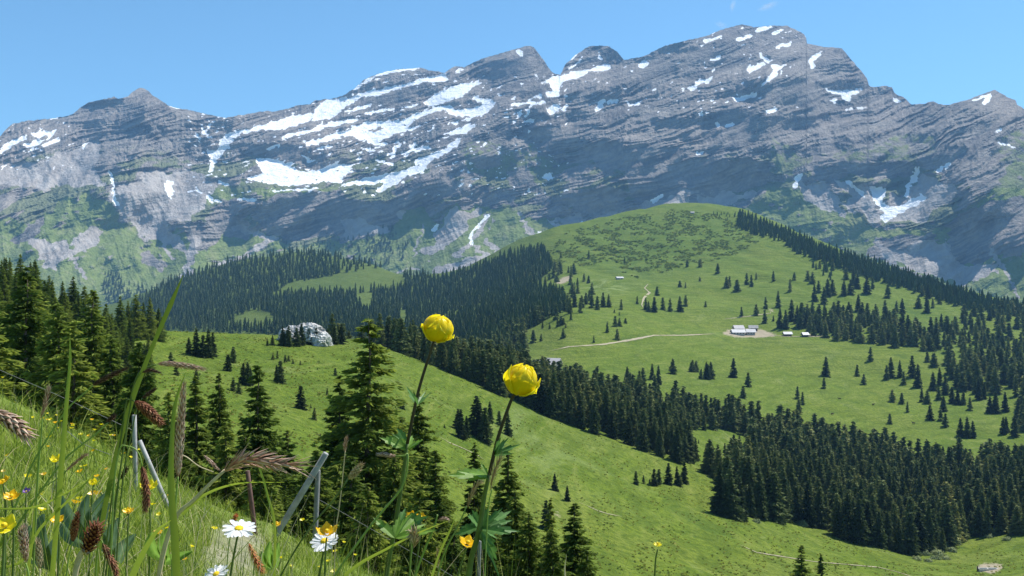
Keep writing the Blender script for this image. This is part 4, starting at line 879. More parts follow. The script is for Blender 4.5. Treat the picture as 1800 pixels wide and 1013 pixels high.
# stone water trough lower right
p = at(1736, 1003); e_ = empty('water_trough', p); e_.rotation_euler = (0, 0, .03); tag(e_, 'long pale stone cattle trough on a bare patch in the bottom right corner', 'trough')
Lh = 2.6; V = []; Fc = []
for (x0, x1, y0, y1, z0, z1) in [(-Lh, Lh, -.6, -.45, -.3, .62), (-Lh, Lh, .45, .6, -.3, .62), (-Lh, -Lh + .18, -.45, .45, -.3, .62), (Lh - .18, Lh, -.45, .45, -.3, .62), (-.1, .1, -.45, .45, -.3, .6)]:
    v, f = box(x0, x1, y0, y1, z0, z1); k = len(V); V += v; Fc += [[q + k for q in g_] for g_ in f]
STONE = simple('pale_stone', (.55, .54, .49), .9, .1, .2, 3, 0, .5); WATER = simple('trough_water', (.06, .09, .09), .05, .5, .1, 2)
mesh_np('basin', V, np.array(Fc), STONE, e_); v, f = box(-Lh + .18, Lh - .18, -.45, .45, -.2, .48); mesh_np('water', v, np.array(f), WATER, e_)
v, f = box(-Lh - .35, -Lh - .1, -.12, .12, -.3, 1.2); mesh_np('pipe_post', v, np.array(f), WOODD, e_)
# cows
COWM = simple('cow_hide', (.05, .03, .022), .8, .2, .5, 1.2)
def skin_cow(p, rz, label):
    import bmesh
    V = []; Fq = []; Ft = []
    def part(pts, rad, s=8):
        v, (a, b2) = tube_np(pts, rad, s); k = len(V); V.extend(v); Fq.append(a + k); Ft.append(b2 + k)
    part([(-1.0,0,1.12),(-.85,0,1.1),(-.4,0,1.02),(.2,0,1.0),(.65,0,1.08),(.85,0,1.2),(1.08,0,1.38),(1.3,0,1.42),(1.62,0,1.22),(1.7,0,1.18)], [.1,.3,.38,.4,.36,.27,.17,.15,.1,.05], 10)
    for x, s in ((-.8, .16), (-.8, -.16), (.6, .16), (.6, -.16)):
        part([(x, s, 1.0), (x - .02, s * 1.2, .6), (x + .04, s * 1.2, .55), (x, s * 1.2, .05), (x + .04, s * 1.2, 0)], [.14, .09, .075, .055, .07], 6)
    part([(-1.05,0,1.25),(-1.15,0,1.0),(-1.12,0,.55)], [.03,.025,.04], 5)
    for s in (-1, 1): part([(1.25, .1 * s, 1.5), (1.22, .24 * s, 1.5)], [.04, .02], 5); part([(1.3, .06 * s, 1.52), (1.34, .14 * s, 1.66)], [.025, .01], 5)
    o = mesh_np('cow', V, [np.concatenate(Fq), np.concatenate(Ft)], COWM, smooth=True); o.location = p; o.rotation_euler = (0, 0, rz); tag(o, label, 'cow', 'cows grazing below the farm'); return o
for x, y, a, l in [(1463, 730, .3, 'brown cow grazing on the lower meadow, left of the lone cow by the small spruces'), (1476, 703, 2.8, 'brown cow highest up on the meadow below the farm'), (1535, 713, .4, 'dark cow on the meadow, second from the right of the four'), (1606, 746, 2.2, 'dark cow farthest right near the round small spruce')]:
    p = at(x, y); skin_cow(p, a, l)
# bushes at the forest foot
BUSHM = folmat('bush_leaves', (.12, .16, .06), (.19, .24, .10), (.28, .33, .16), .3)
def bush(p, r, seed, label, group, h=1.0, name='bush'):
    g = np.random.default_rng(seed); n_ = 420; d = g.normal(0, 1, (n_, 3)); d /= np.linalg.norm(d, axis=1)[:, None]; d[:, 2] = np.abs(d[:, 2])
    lob = 1 + .3 * np.sin(d[:, 0] * 5 + seed) * np.cos(d[:, 1] * 4 + seed)
    C = d * (r * lob * g.uniform(.55, 1.05, n_))[:, None] * np.array([1, 1, .75 * h]); a = g.normal(0, 1, (n_, 3)); a /= np.linalg.norm(a, axis=1)[:, None]; b2 = np.cross(a, d); s = r * .16
    V = np.stack([C - a * s, C + b2 * s * .7, C + a * s, C - b2 * s * .7], 1).reshape(-1, 3)
    o = mesh_np(name, V, np.arange(n_ * 4).reshape(-1, 4), BUSHM, attrs=dict(tip=g.uniform(0, 1, n_ * 4), treevar=np.full(n_ * 4, g.uniform(0, .6))))
    o.location = p; tag(o, label, 'bush', group)
for k, (x, y, r) in enumerate([(1625,975,1.6),(1638,968,2.0),(1650,976,1.8),(1660,962,2.0),(1672,970,1.7),(1680,957,1.8),(1645,984,1.4),(1632,988,1.2),(1690,948,1.6),(1740,945,1.4),(1410,924,1.8),(1422,925,1.5),(1330,919,1.2),(1285,908,1.3),(1770,950,1.3),(1662.5,984,1.4),(1612,984,1.2)]):
    p = at(x, y)
    if p is not None: bush(p, r * 1.15, 500 + k, 'pale green bush at the foot of the dense forest, %s from the left' % ['', 'first', 'second'][0] if 0 else 'pale green leafy bush at the foot of the dense forest, %s from the left' % ordn(1 + sorted([1625,1638,1650,1660,1672,1680,1645,1632,1690,1740,1410,1422,1330,1285,1770,1662.5,1612]).index(x)), 'pale bushes along the forest foot')
# cloud wisps above the summit
m = bpy.data.materials.new('cloud_vapour'); m.use_nodes = True; n = m.node_tree; n.nodes.remove(n.nodes['Principled BSDF']); CLOUDM = m
pv = n.nodes.new('ShaderNodeVolumePrincipled'); pv.inputs['Color'].default_value = (1, 1, 1, 1)
tc = N(n, 'ShaderNodeTexCoord'); vm = N(n, 'ShaderNodeVectorMath', operation='LENGTH'); n.links.new(tc.outputs['Object'], vm.inputs[0])
q = noise_node(n, 1.6, 3, .6, tc.outputs['Object']); fall = mth(n, 'SUBTRACT', 1, vm.outputs['Value'])
dn = mth(n, 'MAXIMUM', mth(n, 'MULTIPLY', mth(n, 'SUBTRACT', mth(n, 'ADD', mth(n, 'MULTIPLY', fall, .9), q.outputs[0]), .72), .008), 0); n.links.new(dn, pv.inputs['Density'])
n.links.new(pv.outputs[0], n.nodes['Material Output'].inputs['Volume'])
for k, (x, y, rx, rz_, rot, lab) in enumerate([(1350, 11, 26, 8, -.28, 'faint elongated wisp of cloud above the highest summit'), (1288, 10, 6, 14, 0, 'tiny upright wisp of cloud left of the longer one'), (1268, 44, 16, 5, .5, 'very faint cloud shred touching the ridge left of the summit')]):
    Yc = 9000; c_ = P(x, y, Yc); o = blob_rock('cloud', (0, 0, 0), (1, 1, 1), 60 + k, CLOUDM, 3, .12); o.location = c_; o.scale = (rx * Yc / F, 120, rz_ * Yc / F); o.rotation_euler = (0, rot, 0); tag(o, lab, 'cloud', 'wisps of cloud')
# ------------------------------------------------------------------ the near bank
def bz(x, y):
    x = np.asarray(x, float); y = np.asarray(y, float)
    z = -.58 - .285 * y - .46 * x - 1.3 * np.maximum(0, y - 5.4 - .3 * np.sin(x * 1.3)) - .10 * np.maximum(0, y - 5.4) ** 2
    z = z + .07 * fbm(x / .9, y / .9, 3, 200) + .02 * fbm(x / .2, y / .2, 2, 201)
    z = z + .10 * np.maximum(0, -x - 4)
    return z
def bank_hit(px_, py_):
    Y = np.linspace(.5, 9, 400); x = (px_ - CX) / F * Y; z = bz(x, Y); e = CY - F * z / Y
    j = int(np.argmax(e <= py_)); 
    if e[j] > py_: j = 250
    return Vector((x[j], Y[j], z[j]))
bx = np.arange(-13, 13.01, .09); by = np.arange(-3, 13.01, .09); BX, BY = np.meshgrid(bx, by, indexing='ij'); BZ = bz(BX, BY)
soilm = np.zeros(BX.shape); ppx = CX + F * BX / np.maximum(BY, .3); ppy = CY - F * BZ / np.maximum(BY, .3)
qx = ppx + 14 * fbm(BX * 4, BY * 4, 3, 300); qy = ppy + 14 * fbm(BX * 4, BY * 4, 3, 301)
soilm[inpoly(qx, qy, [(372,948),(400,925),(445,930),(470,955),(455,985),(440,1060),(370,1060),(360,1000)]) & (BY > .3)] = 1
soilm[inpoly(qx, qy, [(385,885),(425,885),(440,900),(400,905)]) & (BY > .3)] = 1
m, n, b = newmat('turf'); geo = N(n, 'ShaderNodeNewGeometry'); pos = geo.outputs['Position']
t1 = noise_node(n, 9, 5, .7, pos); t2 = noise_node(n, 1.3, 4, .6, pos); t3 = noise_node(n, 40, 4, .7, pos)
c = ramp(n, t1.outputs[0], [(.3, (.07, .11, .014)), (.5, (.14, .20, .026)), (.7, (.22, .26, .055))]).outputs[0]
c = mix(n, ramp(n, t2.outputs[0], [(.5, 0), (.7, .5)]).outputs[0], c, (.15, .14, .05))
c = mix(n, attr(n, 'soil'), c, ramp(n, t3.outputs[0], [(.3, (.16, .13, .10)), (.6, (.34, .30, .25)), (.75, (.48, .45, .40))]).outputs[0])
n.links.new(c, b.inputs['Base Color']); b.inputs['Roughness'].default_value = .95
bp = N(n, 'ShaderNodeBump', Strength=.8, Distance=.03); n.links.new(t3.outputs[0], bp.inputs['Height']); n.links.new(bp.outputs[0], b.inputs['Normal'])
bank = mesh_np('ground', np.stack([BX, BY, BZ], 2).reshape(-1, 3), grid_faces(len(bx), len(by)), m, smooth=True, attrs=dict(soil=smooth1(smooth1(soilm, 1, 0), 1, 1)))
tag(bank, kind='structure')

# ------------------------------------------------------------------ plant materials
def grassmat(name, a, bc, straw, trans=.4):
    m, n, b = newmat(name); b.inputs['Roughness'].default_value = .55; b.inputs['Specular IOR Level'].default_value = .3
    c = mix(n, ramp(n, attr(n, 'hue'), [(0, 0), (.75, 1)]).outputs[0], a, bc); c = mix(n, ramp(n, attr(n, 'hue'), [(.84, 0), (.9, 1)]).outputs[0], c, straw)
    n.links.new(c, b.inputs['Base Color']); t = N(n, 'ShaderNodeBsdfTranslucent'); n.links.new(c, t.inputs[0]); ms = N(n, 'ShaderNodeMixShader'); ms.inputs[0].default_value = trans
    n.links.new(b.outputs[0], ms.inputs[1]); n.links.new(t.outputs[0], ms.inputs[2]); n.links.new(ms.outputs[0], n.nodes['Material Output'].inputs[0]); return m
GRASS = grassmat('grass_blades', (.06, .12, .015), (.36, .44, .055), (.58, .50, .28))
def many_blades(X, Y, Z, h, wd, lean, g, seg=3):
    n_ = len(X); az = g.uniform(0, 6.283, n_); dx, dy = np.cos(az) * lean * h, np.sin(az) * lean * h; fa = g.uniform(0, 3.14, n_); wx_, wy_ = np.cos(fa) * wd, np.sin(fa) * wd
    rows = []
    for k in range(seg + 1):
        t = k / seg; cx_ = X + dx * t ** 2; cy2 = Y + dy * t ** 2; cz = Z + h * (t - .25 * lean * t * t); q = (1 - t) ** .7 * .5
        if k < seg: rows += [np.stack([cx_ - wx_ * q, cy2 - wy_ * q, cz], 1), np.stack([cx_ + wx_ * q, cy2 + wy_ * q, cz], 1)]
        else: rows.append(np.stack([cx_, cy2, cz], 1))
    V = np.stack(rows, 1); m_ = V.shape[1]; b0 = (np.arange(n_) * m_)[:, None]
    Q = np.concatenate([b0 + np.array([[2 * k, 2 * k + 1, 2 * k + 3, 2 * k + 2]]) for k in range(seg - 1)]); T = b0 + np.array([[2 * seg - 2, 2 * seg - 1, 2 * seg]])
    return V.reshape(-1, 3), Q, T, m_
g = np.random.default_rng(21)
def scatter(n_, x0, x1, y0, y1):
    u = g.uniform(0, 1, n_); Y = y0 * (y1 / y0) ** u; pxx = g.uniform(x0, x1, n_); X = (pxx - CX) / F * Y; return X, Y, bz(X, Y), pxx
parts = []
def addgrass(X, Y, Z, h, wd, lean, hue, seg=3):
    # leave the trodden soil nearly bare
    sx_ = CX + F * X / Y; sy_ = CY - F * Z / Y; keep = ~(inpoly(sx_, sy_, np.array([(372,945),(400,925),(445,930),(468,955),(455,985),(440,1080),(365,1080),(360,1000)])) & (g.uniform(0, 1, len(X)) < .93))
    X, Y, Z, h, wd, hue = [q[keep] for q in (X, Y, Z, h, wd, hue)]
    V, Q, T, m_ = many_blades(X, Y, Z, h, wd, g.uniform(.1, 1, len(X)) * lean, g, seg); parts.append((V, Q, T, np.repeat(hue, m_)))
n_ = 105000; X, Y, Z, pxx = scatter(n_, -260, 980, 1.5, 8.2); patch = fbm(X / .5, Y / .5, 2, 400)
addgrass(X, Y, Z - .01, g.uniform(.025, .075, n_) * (1 + .6 * patch), .0014 + .0008 * Y * g.uniform(.5, 1, n_), .9, np.clip(g.beta(2, 2, n_) + .25 * patch, 0, .95) * np.where(g.uniform(0, 1, n_) < .93, .85, 1.1))
n_ = 5200; X, Y, Z, pxx = scatter(n_, -260, 900, 1.2, 5); k_ = g.uniform(0, 1, n_) < np.clip(1.2 - pxx / 900, .15, 1); 
addgrass(X[k_], Y[k_], Z[k_], g.uniform(.12, .30, k_.sum()), g.uniform(.002, .005, k_.sum()), 1.0, g.uniform(0, 1, k_.sum()), 4)
n_ = 2600; X, Y, Z, pxx = scatter(n_, -200, 760, .8, 1.7); k_ = g.uniform(0, 1, n_) < np.clip(1.1 - pxx / 620, .05, 1)
addgrass(X[k_], Y[k_], Z[k_], g.uniform(.12, .34, k_.sum()), g.uniform(.0015, .004, k_.sum()), 1.1, g.uniform(0, 1, k_.sum()), 5)
n_ = 520; X, Y, Z, pxx = scatter(n_, 300, 960, .85, 1.5); lim = CY + 500 - 130 * g.beta(1, 2.2, n_); topz = (CY - lim) / F * Y
addgrass(X, Y, Z, np.clip(topz - Z, .05, .8), g.uniform(.001, .003, n_), .35, g.uniform(0, 1.02, n_), 6)
n_ = 420; X, Y, Z, pxx = scatter(n_, -40, 700, .75, 1.5); lim = 1013 - 40 - (270 - .28 * np.clip(pxx, 0, 700)) * g.beta(1.2, 1.6, n_); topz = (CY - lim) / F * Y
addgrass(X, Y, Z, np.clip(topz - Z, .08, .7), g.uniform(.0012, .0032, n_), g.uniform(.2, .7, n_), np.where(g.uniform(0, 1, n_) < .25, 1.0, g.uniform(0, .8, n_)), 9)
VV_ = []; QQ = []; TT_ = []; HH = []; off = 0
for V, Q, T, hu in parts: VV_.append(V); QQ.append(Q + off); TT_.append(T + off); HH.append(hu); off += len(V)
gr_ = mesh_np('grass', np.concatenate(VV_), [np.concatenate(QQ), np.concatenate(TT_)], GRASS, attrs=dict(hue=np.concatenate(HH)))
tag(gr_, 'thick meadow grass covering the near bank', 'grass', kind='stuff')

# ------------------------------------------------------------------ tools for the plants drawn one by one
def curve(pts, n_=14):
    """smooth curve through points (Catmull-Rom)"""
    pts = [Vector(p) for p in pts]; out = []
    q = [pts[0] * 2 - pts[1]] + pts + [pts[-1] * 2 - pts[-2]]; m_ = len(pts) - 1
    for i in range(m_):
        a, b_, c_, d = q[i:i + 4]; k = max(2, n_ // m_)
        for j in range(k):
            t = j / k; out.append(.5 * ((2 * b_) + (c_ - a) * t + (2 * a - 5 * b_ + 4 * c_ - d) * t * t + (3 * b_ - a - 3 * c_ + d) * t ** 3))
    out.append(pts[-1]); return out
def px3(pts, Y): return [P(p[0], p[1], p[2] if len(p) > 2 else Y) for p in pts]
def stem(name, pts, r0, r1, mat, parent=None, n_=18, sides=7):
    c_ = curve(pts, n_); k = len(c_) - 1
    v, f = tube_np(c_, [r0 + (r1 - r0) * i / k for i in range(k + 1)], sides); return mesh_np(name, v, f, mat, parent, smooth=True)
def ribbon(name, pts, wd, mat, parent=None, twist=0, fold=.3, n_=24, hue=.5, side=None):
    c_ = curve(pts, n_); k = len(c_) - 1; V = []; Fc = []
    for i, p in enumerate(c_):
        t = i / k; d = (c_[min(i + 1, k)] - c_[max(i - 1, 0)]).normalized(); u = d.cross(Vector((0, -1, 0))).normalized() if side is None else side
        u = Matrix.Rotation(twist * (t - .5) + .35, 3, d) @ u; nn = d.cross(u); w_ = np.interp(t, np.linspace(0, 1, len(wd)), wd) * .5
        V += [p - u * w_, p + nn * w_ * fold, p + u * w_]
        if i: b_ = 3 * i; Fc += [(b_ - 3, b_ - 2, b_ + 1, b_), (b_ - 2, b_ - 1, b_ + 2, b_ + 1)]
    return mesh_np(name, V, np.array(Fc), mat, parent, smooth=True, attrs=dict(hue=np.full(len(V), hue)))
PX = 1 / F
def scalemat(name, d, l):
    m, n, b = newmat(name); n.links.new(ramp(n, attr(n, 'hue'), [(.1, d), (.7, tuple(.6 * x + .4 * y for x, y in zip(d, l))), (1, l)]).outputs[0], b.inputs['Base Color']); b.inputs['Roughness'].default_value = .6; return m
EAR_R = scalemat('sedge_scales_rust', (.10, .022, .012), (.42, .20, .09)); EAR_P = scalemat('sedge_scales_pinkish', (.30, .17, .11), (.72, .56, .44))
EAR_D = scalemat('sedge_scales_dark', (.035, .018, .016), (.22, .13, .09)); EAR_S = scalemat('seed_scales_straw', (.28, .2, .1), (.68, .56, .36)); EAR_O = scalemat('sorrel_seeds', (.35, .10, .03), (.7, .3, .1))
def ear(pts, rad, mat, parent, n_=110, seed=0, open_=.35, slen=.12, name='ear'):
    g_ = random.Random(seed); c_ = curve(pts, 20); k = len(c_) - 1; L = sum((c_[i + 1] - c_[i]).length for i in range(k)); V = []; Fc = []; H_ = []
    v, f = tube_np(c_, [rad * .55 * (1 - abs(2 * i / k - 1) ** 3) + 1e-4 for i in range(k + 1)], 6); V += v; H_ += [.1] * len(v); q4 = [f[0]]; q3 = [f[1]]; Fq = []
    for i in range(n_):
        t = (i + .5) / n_; x = t * k; a = int(min(x, k - 1)); p = c_[a].lerp(c_[a + 1], x - a); d = (c_[a + 1] - c_[a]).normalized()
        u = d.orthogonal().normalized(); u = Matrix.Rotation(i * 2.39996, 3, d) @ u; s = Vector(d.cross(u)); pr = rad * (math.sin(math.pi * min(1, max(.06, t * .92 + .06))) ** .55)
        o_ = u * pr * .45; l_ = L * slen * 1.2 * g_.uniform(.8, 1.2); tipv = (d + u * open_ * g_.uniform(.7, 1.5)).normalized() * l_; w_ = s * pr * .42; b_ = len(V)
        V += [tuple(p + o_ - tipv * .3), tuple(p + o_ * 1.5 + tipv * .3 + w_), tuple(p + o_ * 1.5 + tipv), tuple(p + o_ * 1.5 + tipv * .3 - w_), tuple(p + o_ * 2.1 + tipv * .35)]
        Fq += [(b_, b_ + 1, b_ + 4), (b_ + 1, b_ + 2, b_ + 4), (b_ + 2, b_ + 3, b_ + 4), (b_ + 3, b_, b_ + 4)]; h = g_.random(); H_ += [h * .4, h, 1, h, h * .5]
    return mesh_np(name, V, [q4[0], np.concatenate([q3[0], np.array(Fq)])], mat, parent, attrs=dict(hue=H_))
def leafmat(name, a, bc, trans=.35):
    m, n, b = newmat(name); tc = N(n, 'ShaderNodeTexCoord'); q = noise_node(n, 90, 3, .6, tc.outputs['Object'])
    c = ramp(n, q.outputs[0], [(.35, a), (.65, bc)]).outputs[0]; c = mix(n, mth(n, 'MULTIPLY', attr(n, 'vein'), .5), c, tuple(min(1, x * 1.9) for x in bc))
    n.links.new(c, b.inputs['Base Color']); b.inputs['Roughness'].default_value = .5; b.inputs['Specular IOR Level'].default_value = .35
    t = N(n, 'ShaderNodeBsdfTranslucent'); n.links.new(c, t.inputs[0]); ms = N(n, 'ShaderNodeMixShader'); ms.inputs[0].default_value = trans
    n.links.new(b.outputs[0], ms.inputs[1]); n.links.new(t.outputs[0], ms.inputs[2]); n.links.new(ms.outputs[0], n.nodes['Material Output'].inputs[0]); return m
LEAFG = leafmat('globeflower_leaf', (.055, .13, .03), (.10, .21, .05)); LEAFY = leafmat('sunlit_leaf', (.13, .24, .03), (.2, .33, .06), .5); LEAFB = leafmat('bluish_leaf', (.10, .17, .09), (.17, .26, .15), .25)
def lobe(V, Fc, A, base, tip, up, wd, droop, teeth, g_):
    d = tip - base; L = d.length; d.normalize(); s = d.cross(up).normalized(); k = 3 * teeth + 2; b0 = len(V)
    for i in range(k + 1):
        t = i / k; w_ = wd * math.sin(math.pi * min(1, t ** .8)) ** .8 * (1 - .25 * t)
        ph = i % 3; w_ *= (1.22 if ph == 2 else .72 if ph == 0 else 1.0) if .2 < t < .97 else 1
        if i == k: w_ = 0
        p = base + d * L * t - up * droop * L * t * t; fwd = d * (L / k * .7 if ph == 2 else 0)
        V += [tuple(p + s * w_ + fwd + up * w_ * .25), tuple(p), tuple(p - s * w_ + fwd + up * w_ * .25)]; A += [0, .8, 0]
        if i: b_ = b0 + 3 * i; Fc += [(b_ - 3, b_ - 2, b_ + 1, b_), (b_ - 2, b_ - 1, b_ + 2, b_ + 1)]
def palmate(base, tips, Y, wd, mat, parent, up=Vector((0, -.75, .65)), droop=.1, teeth=3, seed=0, jit=.02, name='leaf'):
    g_ = random.Random(seed); V = []; Fc = []; A = []; b_ = P(base[0], base[1], Y)
    for (x, y) in tips:
        q = P(x, y, Y + g_.uniform(-jit, jit) * 1.5)
        lobe(V, Fc, A, b_, q, up, wd * (q - b_).length * g_.uniform(.85, 1.1), droop, teeth, g_)
    return mesh_np(name, V, np.array(Fc), mat, parent, attrs=dict(vein=A))
def petalmat(name, c0, c1, trans=.4):
    m, n, b = newmat(name); tc = N(n, 'ShaderNodeTexCoord'); q = noise_node(n, 160, 3, .5, tc.outputs['Object'])
    c = mix(n, attr(n, 'rim'), c0, c1); c = mix(n, mth(n, 'MULTIPLY', ramp(n, q.outputs[0], [(.4, 0), (.7, 1)]).outputs[0], .15), c, tuple(x * .75 for x in c0))
    n.links.new(c, b.inputs['Base Color']); b.inputs['Roughness'].default_value = .35; b.inputs['Specular IOR Level'].default_value = .4
    t = N(n, 'ShaderNodeBsdfTranslucent'); n.links.new(c, t.inputs[0]); ms = N(n, 'ShaderNodeMixShader'); ms.inputs[0].default_value = trans
    n.links.new(b.outputs[0], ms.inputs[1]); n.links.new(t.outputs[0], ms.inputs[2]); n.links.new(ms.outputs[0], n.nodes['Material Output'].inputs[0]); return m
PET_G = petalmat('globeflower_petal', (.97, .77, .008), (.98, .86, .03), .5); PET_B = petalmat('buttercup_petal', (.90, .52, .004), (.95, .62, .01), .35); PET_Y = petalmat('yellow_petal', (.85, .72, .01), (.9, .8, .05), .35)
WHITE = petalmat('daisy_petal', (.82, .82, .84), (.9, .9, .92), .3); DISC = simple('daisy_disc', (.80, .55, .02), .7, .2, .25, 400, 0, .5)
STEMD = simple('dark_stem', (.045, .035, .02), .5, .3, .3, 60); STEMG = simple('green_stem', (.10, .15, .035), .5, .3, .25, 60); STEML = simple('light_green_stem', (.22, .32, .07), .5, .3, .2, 60); STRAW = simple('straw_stem', (.52, .43, .26), .6, .2, .25, 60)
def cup_petal(parent, C, ax, phi, w_, th0, th1, r, sx, flare, seed, mat, name='petal', nu=11, nv=13, edge=.22):
    """a curved petal lying on a flattened globe round C with axis ax (pointing away from the stem)"""
    g_ = random.Random(seed); ax = ax.normalized(); u = ax.orthogonal().normalized(); v = ax.cross(u); V = []; Fc = []; A = []; p1, p2 = g_.uniform(0, 6), g_.uniform(0, 6)
    for j in range(nv):
        t = j / (nv - 1); th = th0 + (th1 - th0) * t; wv = w_ * (math.sin(math.pi * min(1, .12 + .8 * t)) ** .6) * (1 if t < .8 else 1 - .55 * ((t - .8) / .2) ** 2)
        for i in range(nu):
            s = 2 * i / (nu - 1) - 1; ph = phi + s * wv; tt = th - edge * s * s * t * (th1 - th0)
            rr = r * (1 + flare * t ** 3 + .035 * math.sin(3 * s + p1) * t + .03 * math.sin(7 * s * t + p2) + .05 * abs(s) ** 3)
            q = (u * math.cos(ph) + v * math.sin(ph)) * math.sin(tt) * rr * sx - ax * math.cos(tt) * rr
            V.append(tuple(C + q)); A.append(min(1, max(abs(s), t) ** 5))
            if i and j: b_ = j * nu + i; Fc.append((b_ - nu - 1, b_ - nu, b_, b_ - 1))
    return mesh_np(name, V, np.array(Fc), mat, parent, smooth=True, attrs=dict(rim=A))
def globeflower(Y, stem_pts, head, r_px, ax, sx, label, outer, inner=5, seed=0):
    base = P(*stem_pts[-1][:2], Y); e_ = empty('globeflower', base); tag(e_, label, 'flower')
    def loc(o): o.matrix_parent_inverse = Matrix.Translation(-base); return o
    r = r_px * PX * Y; C = P(*head, Y)
    hb = blob_rock('heart', (0, 0, 0), (1, 1, 1), seed, PET_G, 3, .02, e_); hb.data.polygons.foreach_set('use_smooth', [True] * len(hb.data.polygons)); hb.scale = (r * .84 * sx, r * .84 * sx, r * .84); hb.location = C - base
    pts = px3(stem_pts, Y); k = max(1, len(pts) // 2 + 1)
    loc(stem('flower_stalk', pts[:k], r * .095, r * .125, STEMD, e_)); loc(stem('stem', pts[k - 1:], r * .125, r * .20, STEMG, e_))
    for i in range(inner): loc(cup_petal(e_, C, ax, i * 6.283 / inner + .4, .95, .12, 3.0, r * (.95 + .02 * (i % 2)), sx, -.03, seed + i, PET_G, edge=.12))
    for i, (ph, w_, th1, fl) in enumerate(outer): loc(cup_petal(e_, C, ax, ph, w_, .08, th1, r * 1.0, sx, fl, seed + 30 + i, PET_G))
    return e_, loc
e1, loc = globeflower(1.0, [(763,598),(757,618),(745,655),(735,690),(725,735),(716,780),(708,840),(700,890),(690,950),(681,1000),(676,1060)], (771,577), 24.5, Vector((.28, -.25, .95)), 1.12,
    'left globeflower, round closed yellow bloom on a long dark stem leaning right', [(0.2, .9, 1.75, .10), (1.5, .95, 2.1, .02), (2.7, .9, 1.7, .12), (3.9, .95, 2.3, .0), (5.1, .9, 1.6, .18)], seed=1)
loc(palmate((734,712), [(716,680),(727,686),(747,688),(756,690)], 1.0, .09, LEAFG, e1, teeth=1, seed=2)); 
loc(palmate((716,790), [(668,767),(684,764),(697,776),(730,778),(742,772),(724,764),(703,768)], 1.0, .17, LEAFY, e1, seed=3)); loc(palmate((716,780), [(698,752),(690,762)], 1.03, .22, LEAFG, e1, seed=4))
loc(palmate((694,946), [(657,908),(680,918),(702,905),(722,900),(735,905),(748,918),(764,928),(720,938)], .98, .16, LEAFY, e1, seed=5, up=Vector((0, -.6, .8)))); loc(palmate((697,935), [(712,892),(735,896),(750,905)], 1.02, .17, LEAFG, e1, seed=6))
e2, loc = globeflower(.92, [(907,686),(897,708),(886,738),(876,768),(868,800),(860,835),(852,870),(846,910),(838,950),(828,985),(818,1060)], (917,667), 28.5, Vector((.22, -.12, .97)), 1.0,
    'right globeflower, larger yellow bloom with ragged petals opening at the left', [(0.1, .8, 2.3, .05), (1.3, .95, 2.0, .03), (3.0, .5, 2.3, .32), (4.1, .95, 2.5, .0), (4.9, .8, 1.4, .24), (5.8, .8, 1.8, .2)], seed=50)
loc(palmate((868,800), [(880,768),(890,780),(912,780),(900,795),(893,768),(876,772)], .92, .12, LEAFG, e2, teeth=2, seed=7)); loc(palmate((858,838), [(790,832),(806,826),(822,828),(832,822),(845,812),(838,834)], .92, .15, LEAFY, e2, seed=8)); loc(palmate((857,840), [(826,838),(838,828)], .95, .2, LEAFG, e2, seed=9))
loc(palmate((846,930), [(859,888),(882,892),(897,896),(900,912),(911,931),(895,936),(874,944)], .92, .15, LEAFG, e2, seed=10, up=Vector((0, -.7, .7)))); loc(palmate((846,934), [(870,960),(872,982),(862,968)], .91, .17, LEAFG, e2, seed=11, up=Vector((0, -.9, .4))))
loc(palmate((844,926), [(800,938),(810,925),(822,905),(830,896)], .94, .2, LEAFG, e2, seed=12)); loc(palmate((846,935), [(878,1013),(874,1000)], .91, .04, LEAFG, e2, teeth=1, seed=13))
# ------------------------------------------------------------------ daisies and buttercups
def daisy(x, y, Y, rp, nrm, np_, label, spts, seed=0):
    C = P(x, y, Y); base = P(*spts[-1], Y); e_ = empty('daisy', base); tag(e_, label, 'daisy'); inv = Matrix.Translation(-base); r = rp * PX * Y
    nrm = nrm.normalized(); u = nrm.orthogonal().normalized(); v = nrm.cross(u); g_ = random.Random(seed); V = []; Fc = []; A = []
    for k in range(np_):
        a = 6.283 * k / np_ + g_.uniform(-.08, .08); d = u * math.cos(a) + v * math.sin(a); s = nrm.cross(d); L = r * g_.uniform(.9, 1.06); dz = g_.uniform(-.18, .12); w_ = r * .15; b0 = len(V)
        for i, (t, q) in enumerate([(.22, .5), (.45, .9), (.7, 1), (.9, .85), (1, .35)]):
            p = C + d * L * t + nrm * (dz * L * t * t + k % 2 * .0006); V += [tuple(p - s * w_ * q), tuple(p - nrm * .0006), tuple(p + s * w_ * q)]; A += [1, 0, 1]
            if i: b_ = b0 + 3 * i; Fc += [(b_ - 3, b_ - 2, b_ + 1, b_), (b_ - 2, b_ - 1, b_ + 2, b_ + 1)]
    o = mesh_np('corolla', V, np.array(Fc), WHITE, e_, attrs=dict(rim=A)); o.matrix_parent_inverse = inv
    V = []; Fc = []; ns_, nr = 16, 6
    for j in range(nr + 1):
        t = j / nr
        for i in range(ns_):
            a = 6.283 * i / ns_; q = r * .27 * math.sin(t * 1.57 + .001) if j else 0; V.append(tuple(C + (u * math.cos(a) + v * math.sin(a)) * r * .27 * math.sin(t * 1.57) + nrm * r * .13 * math.cos(t * 1.57)))
            if j: Fc.append(((j - 1) * ns_ + i, j * ns_ + i, j * ns_ + (i + 1) % ns_, (j - 1) * ns_ + (i + 1) % ns_))
    o = mesh_np('disc', V, np.array(Fc), DISC, e_, smooth=True); o.matrix_parent_inverse = inv
    o = stem('stem', px3(spts, Y), .0011, .0015, STEMG, e_); o.matrix_parent_inverse = inv
daisy(420, 929, 1.0, 29, Vector((.12, -.30, .95)), 20, 'white daisy with yellow centre beside the trodden soil, left of the leaning pole', [(420,932),(413,965),(405,1013),(400,1060)], 1)
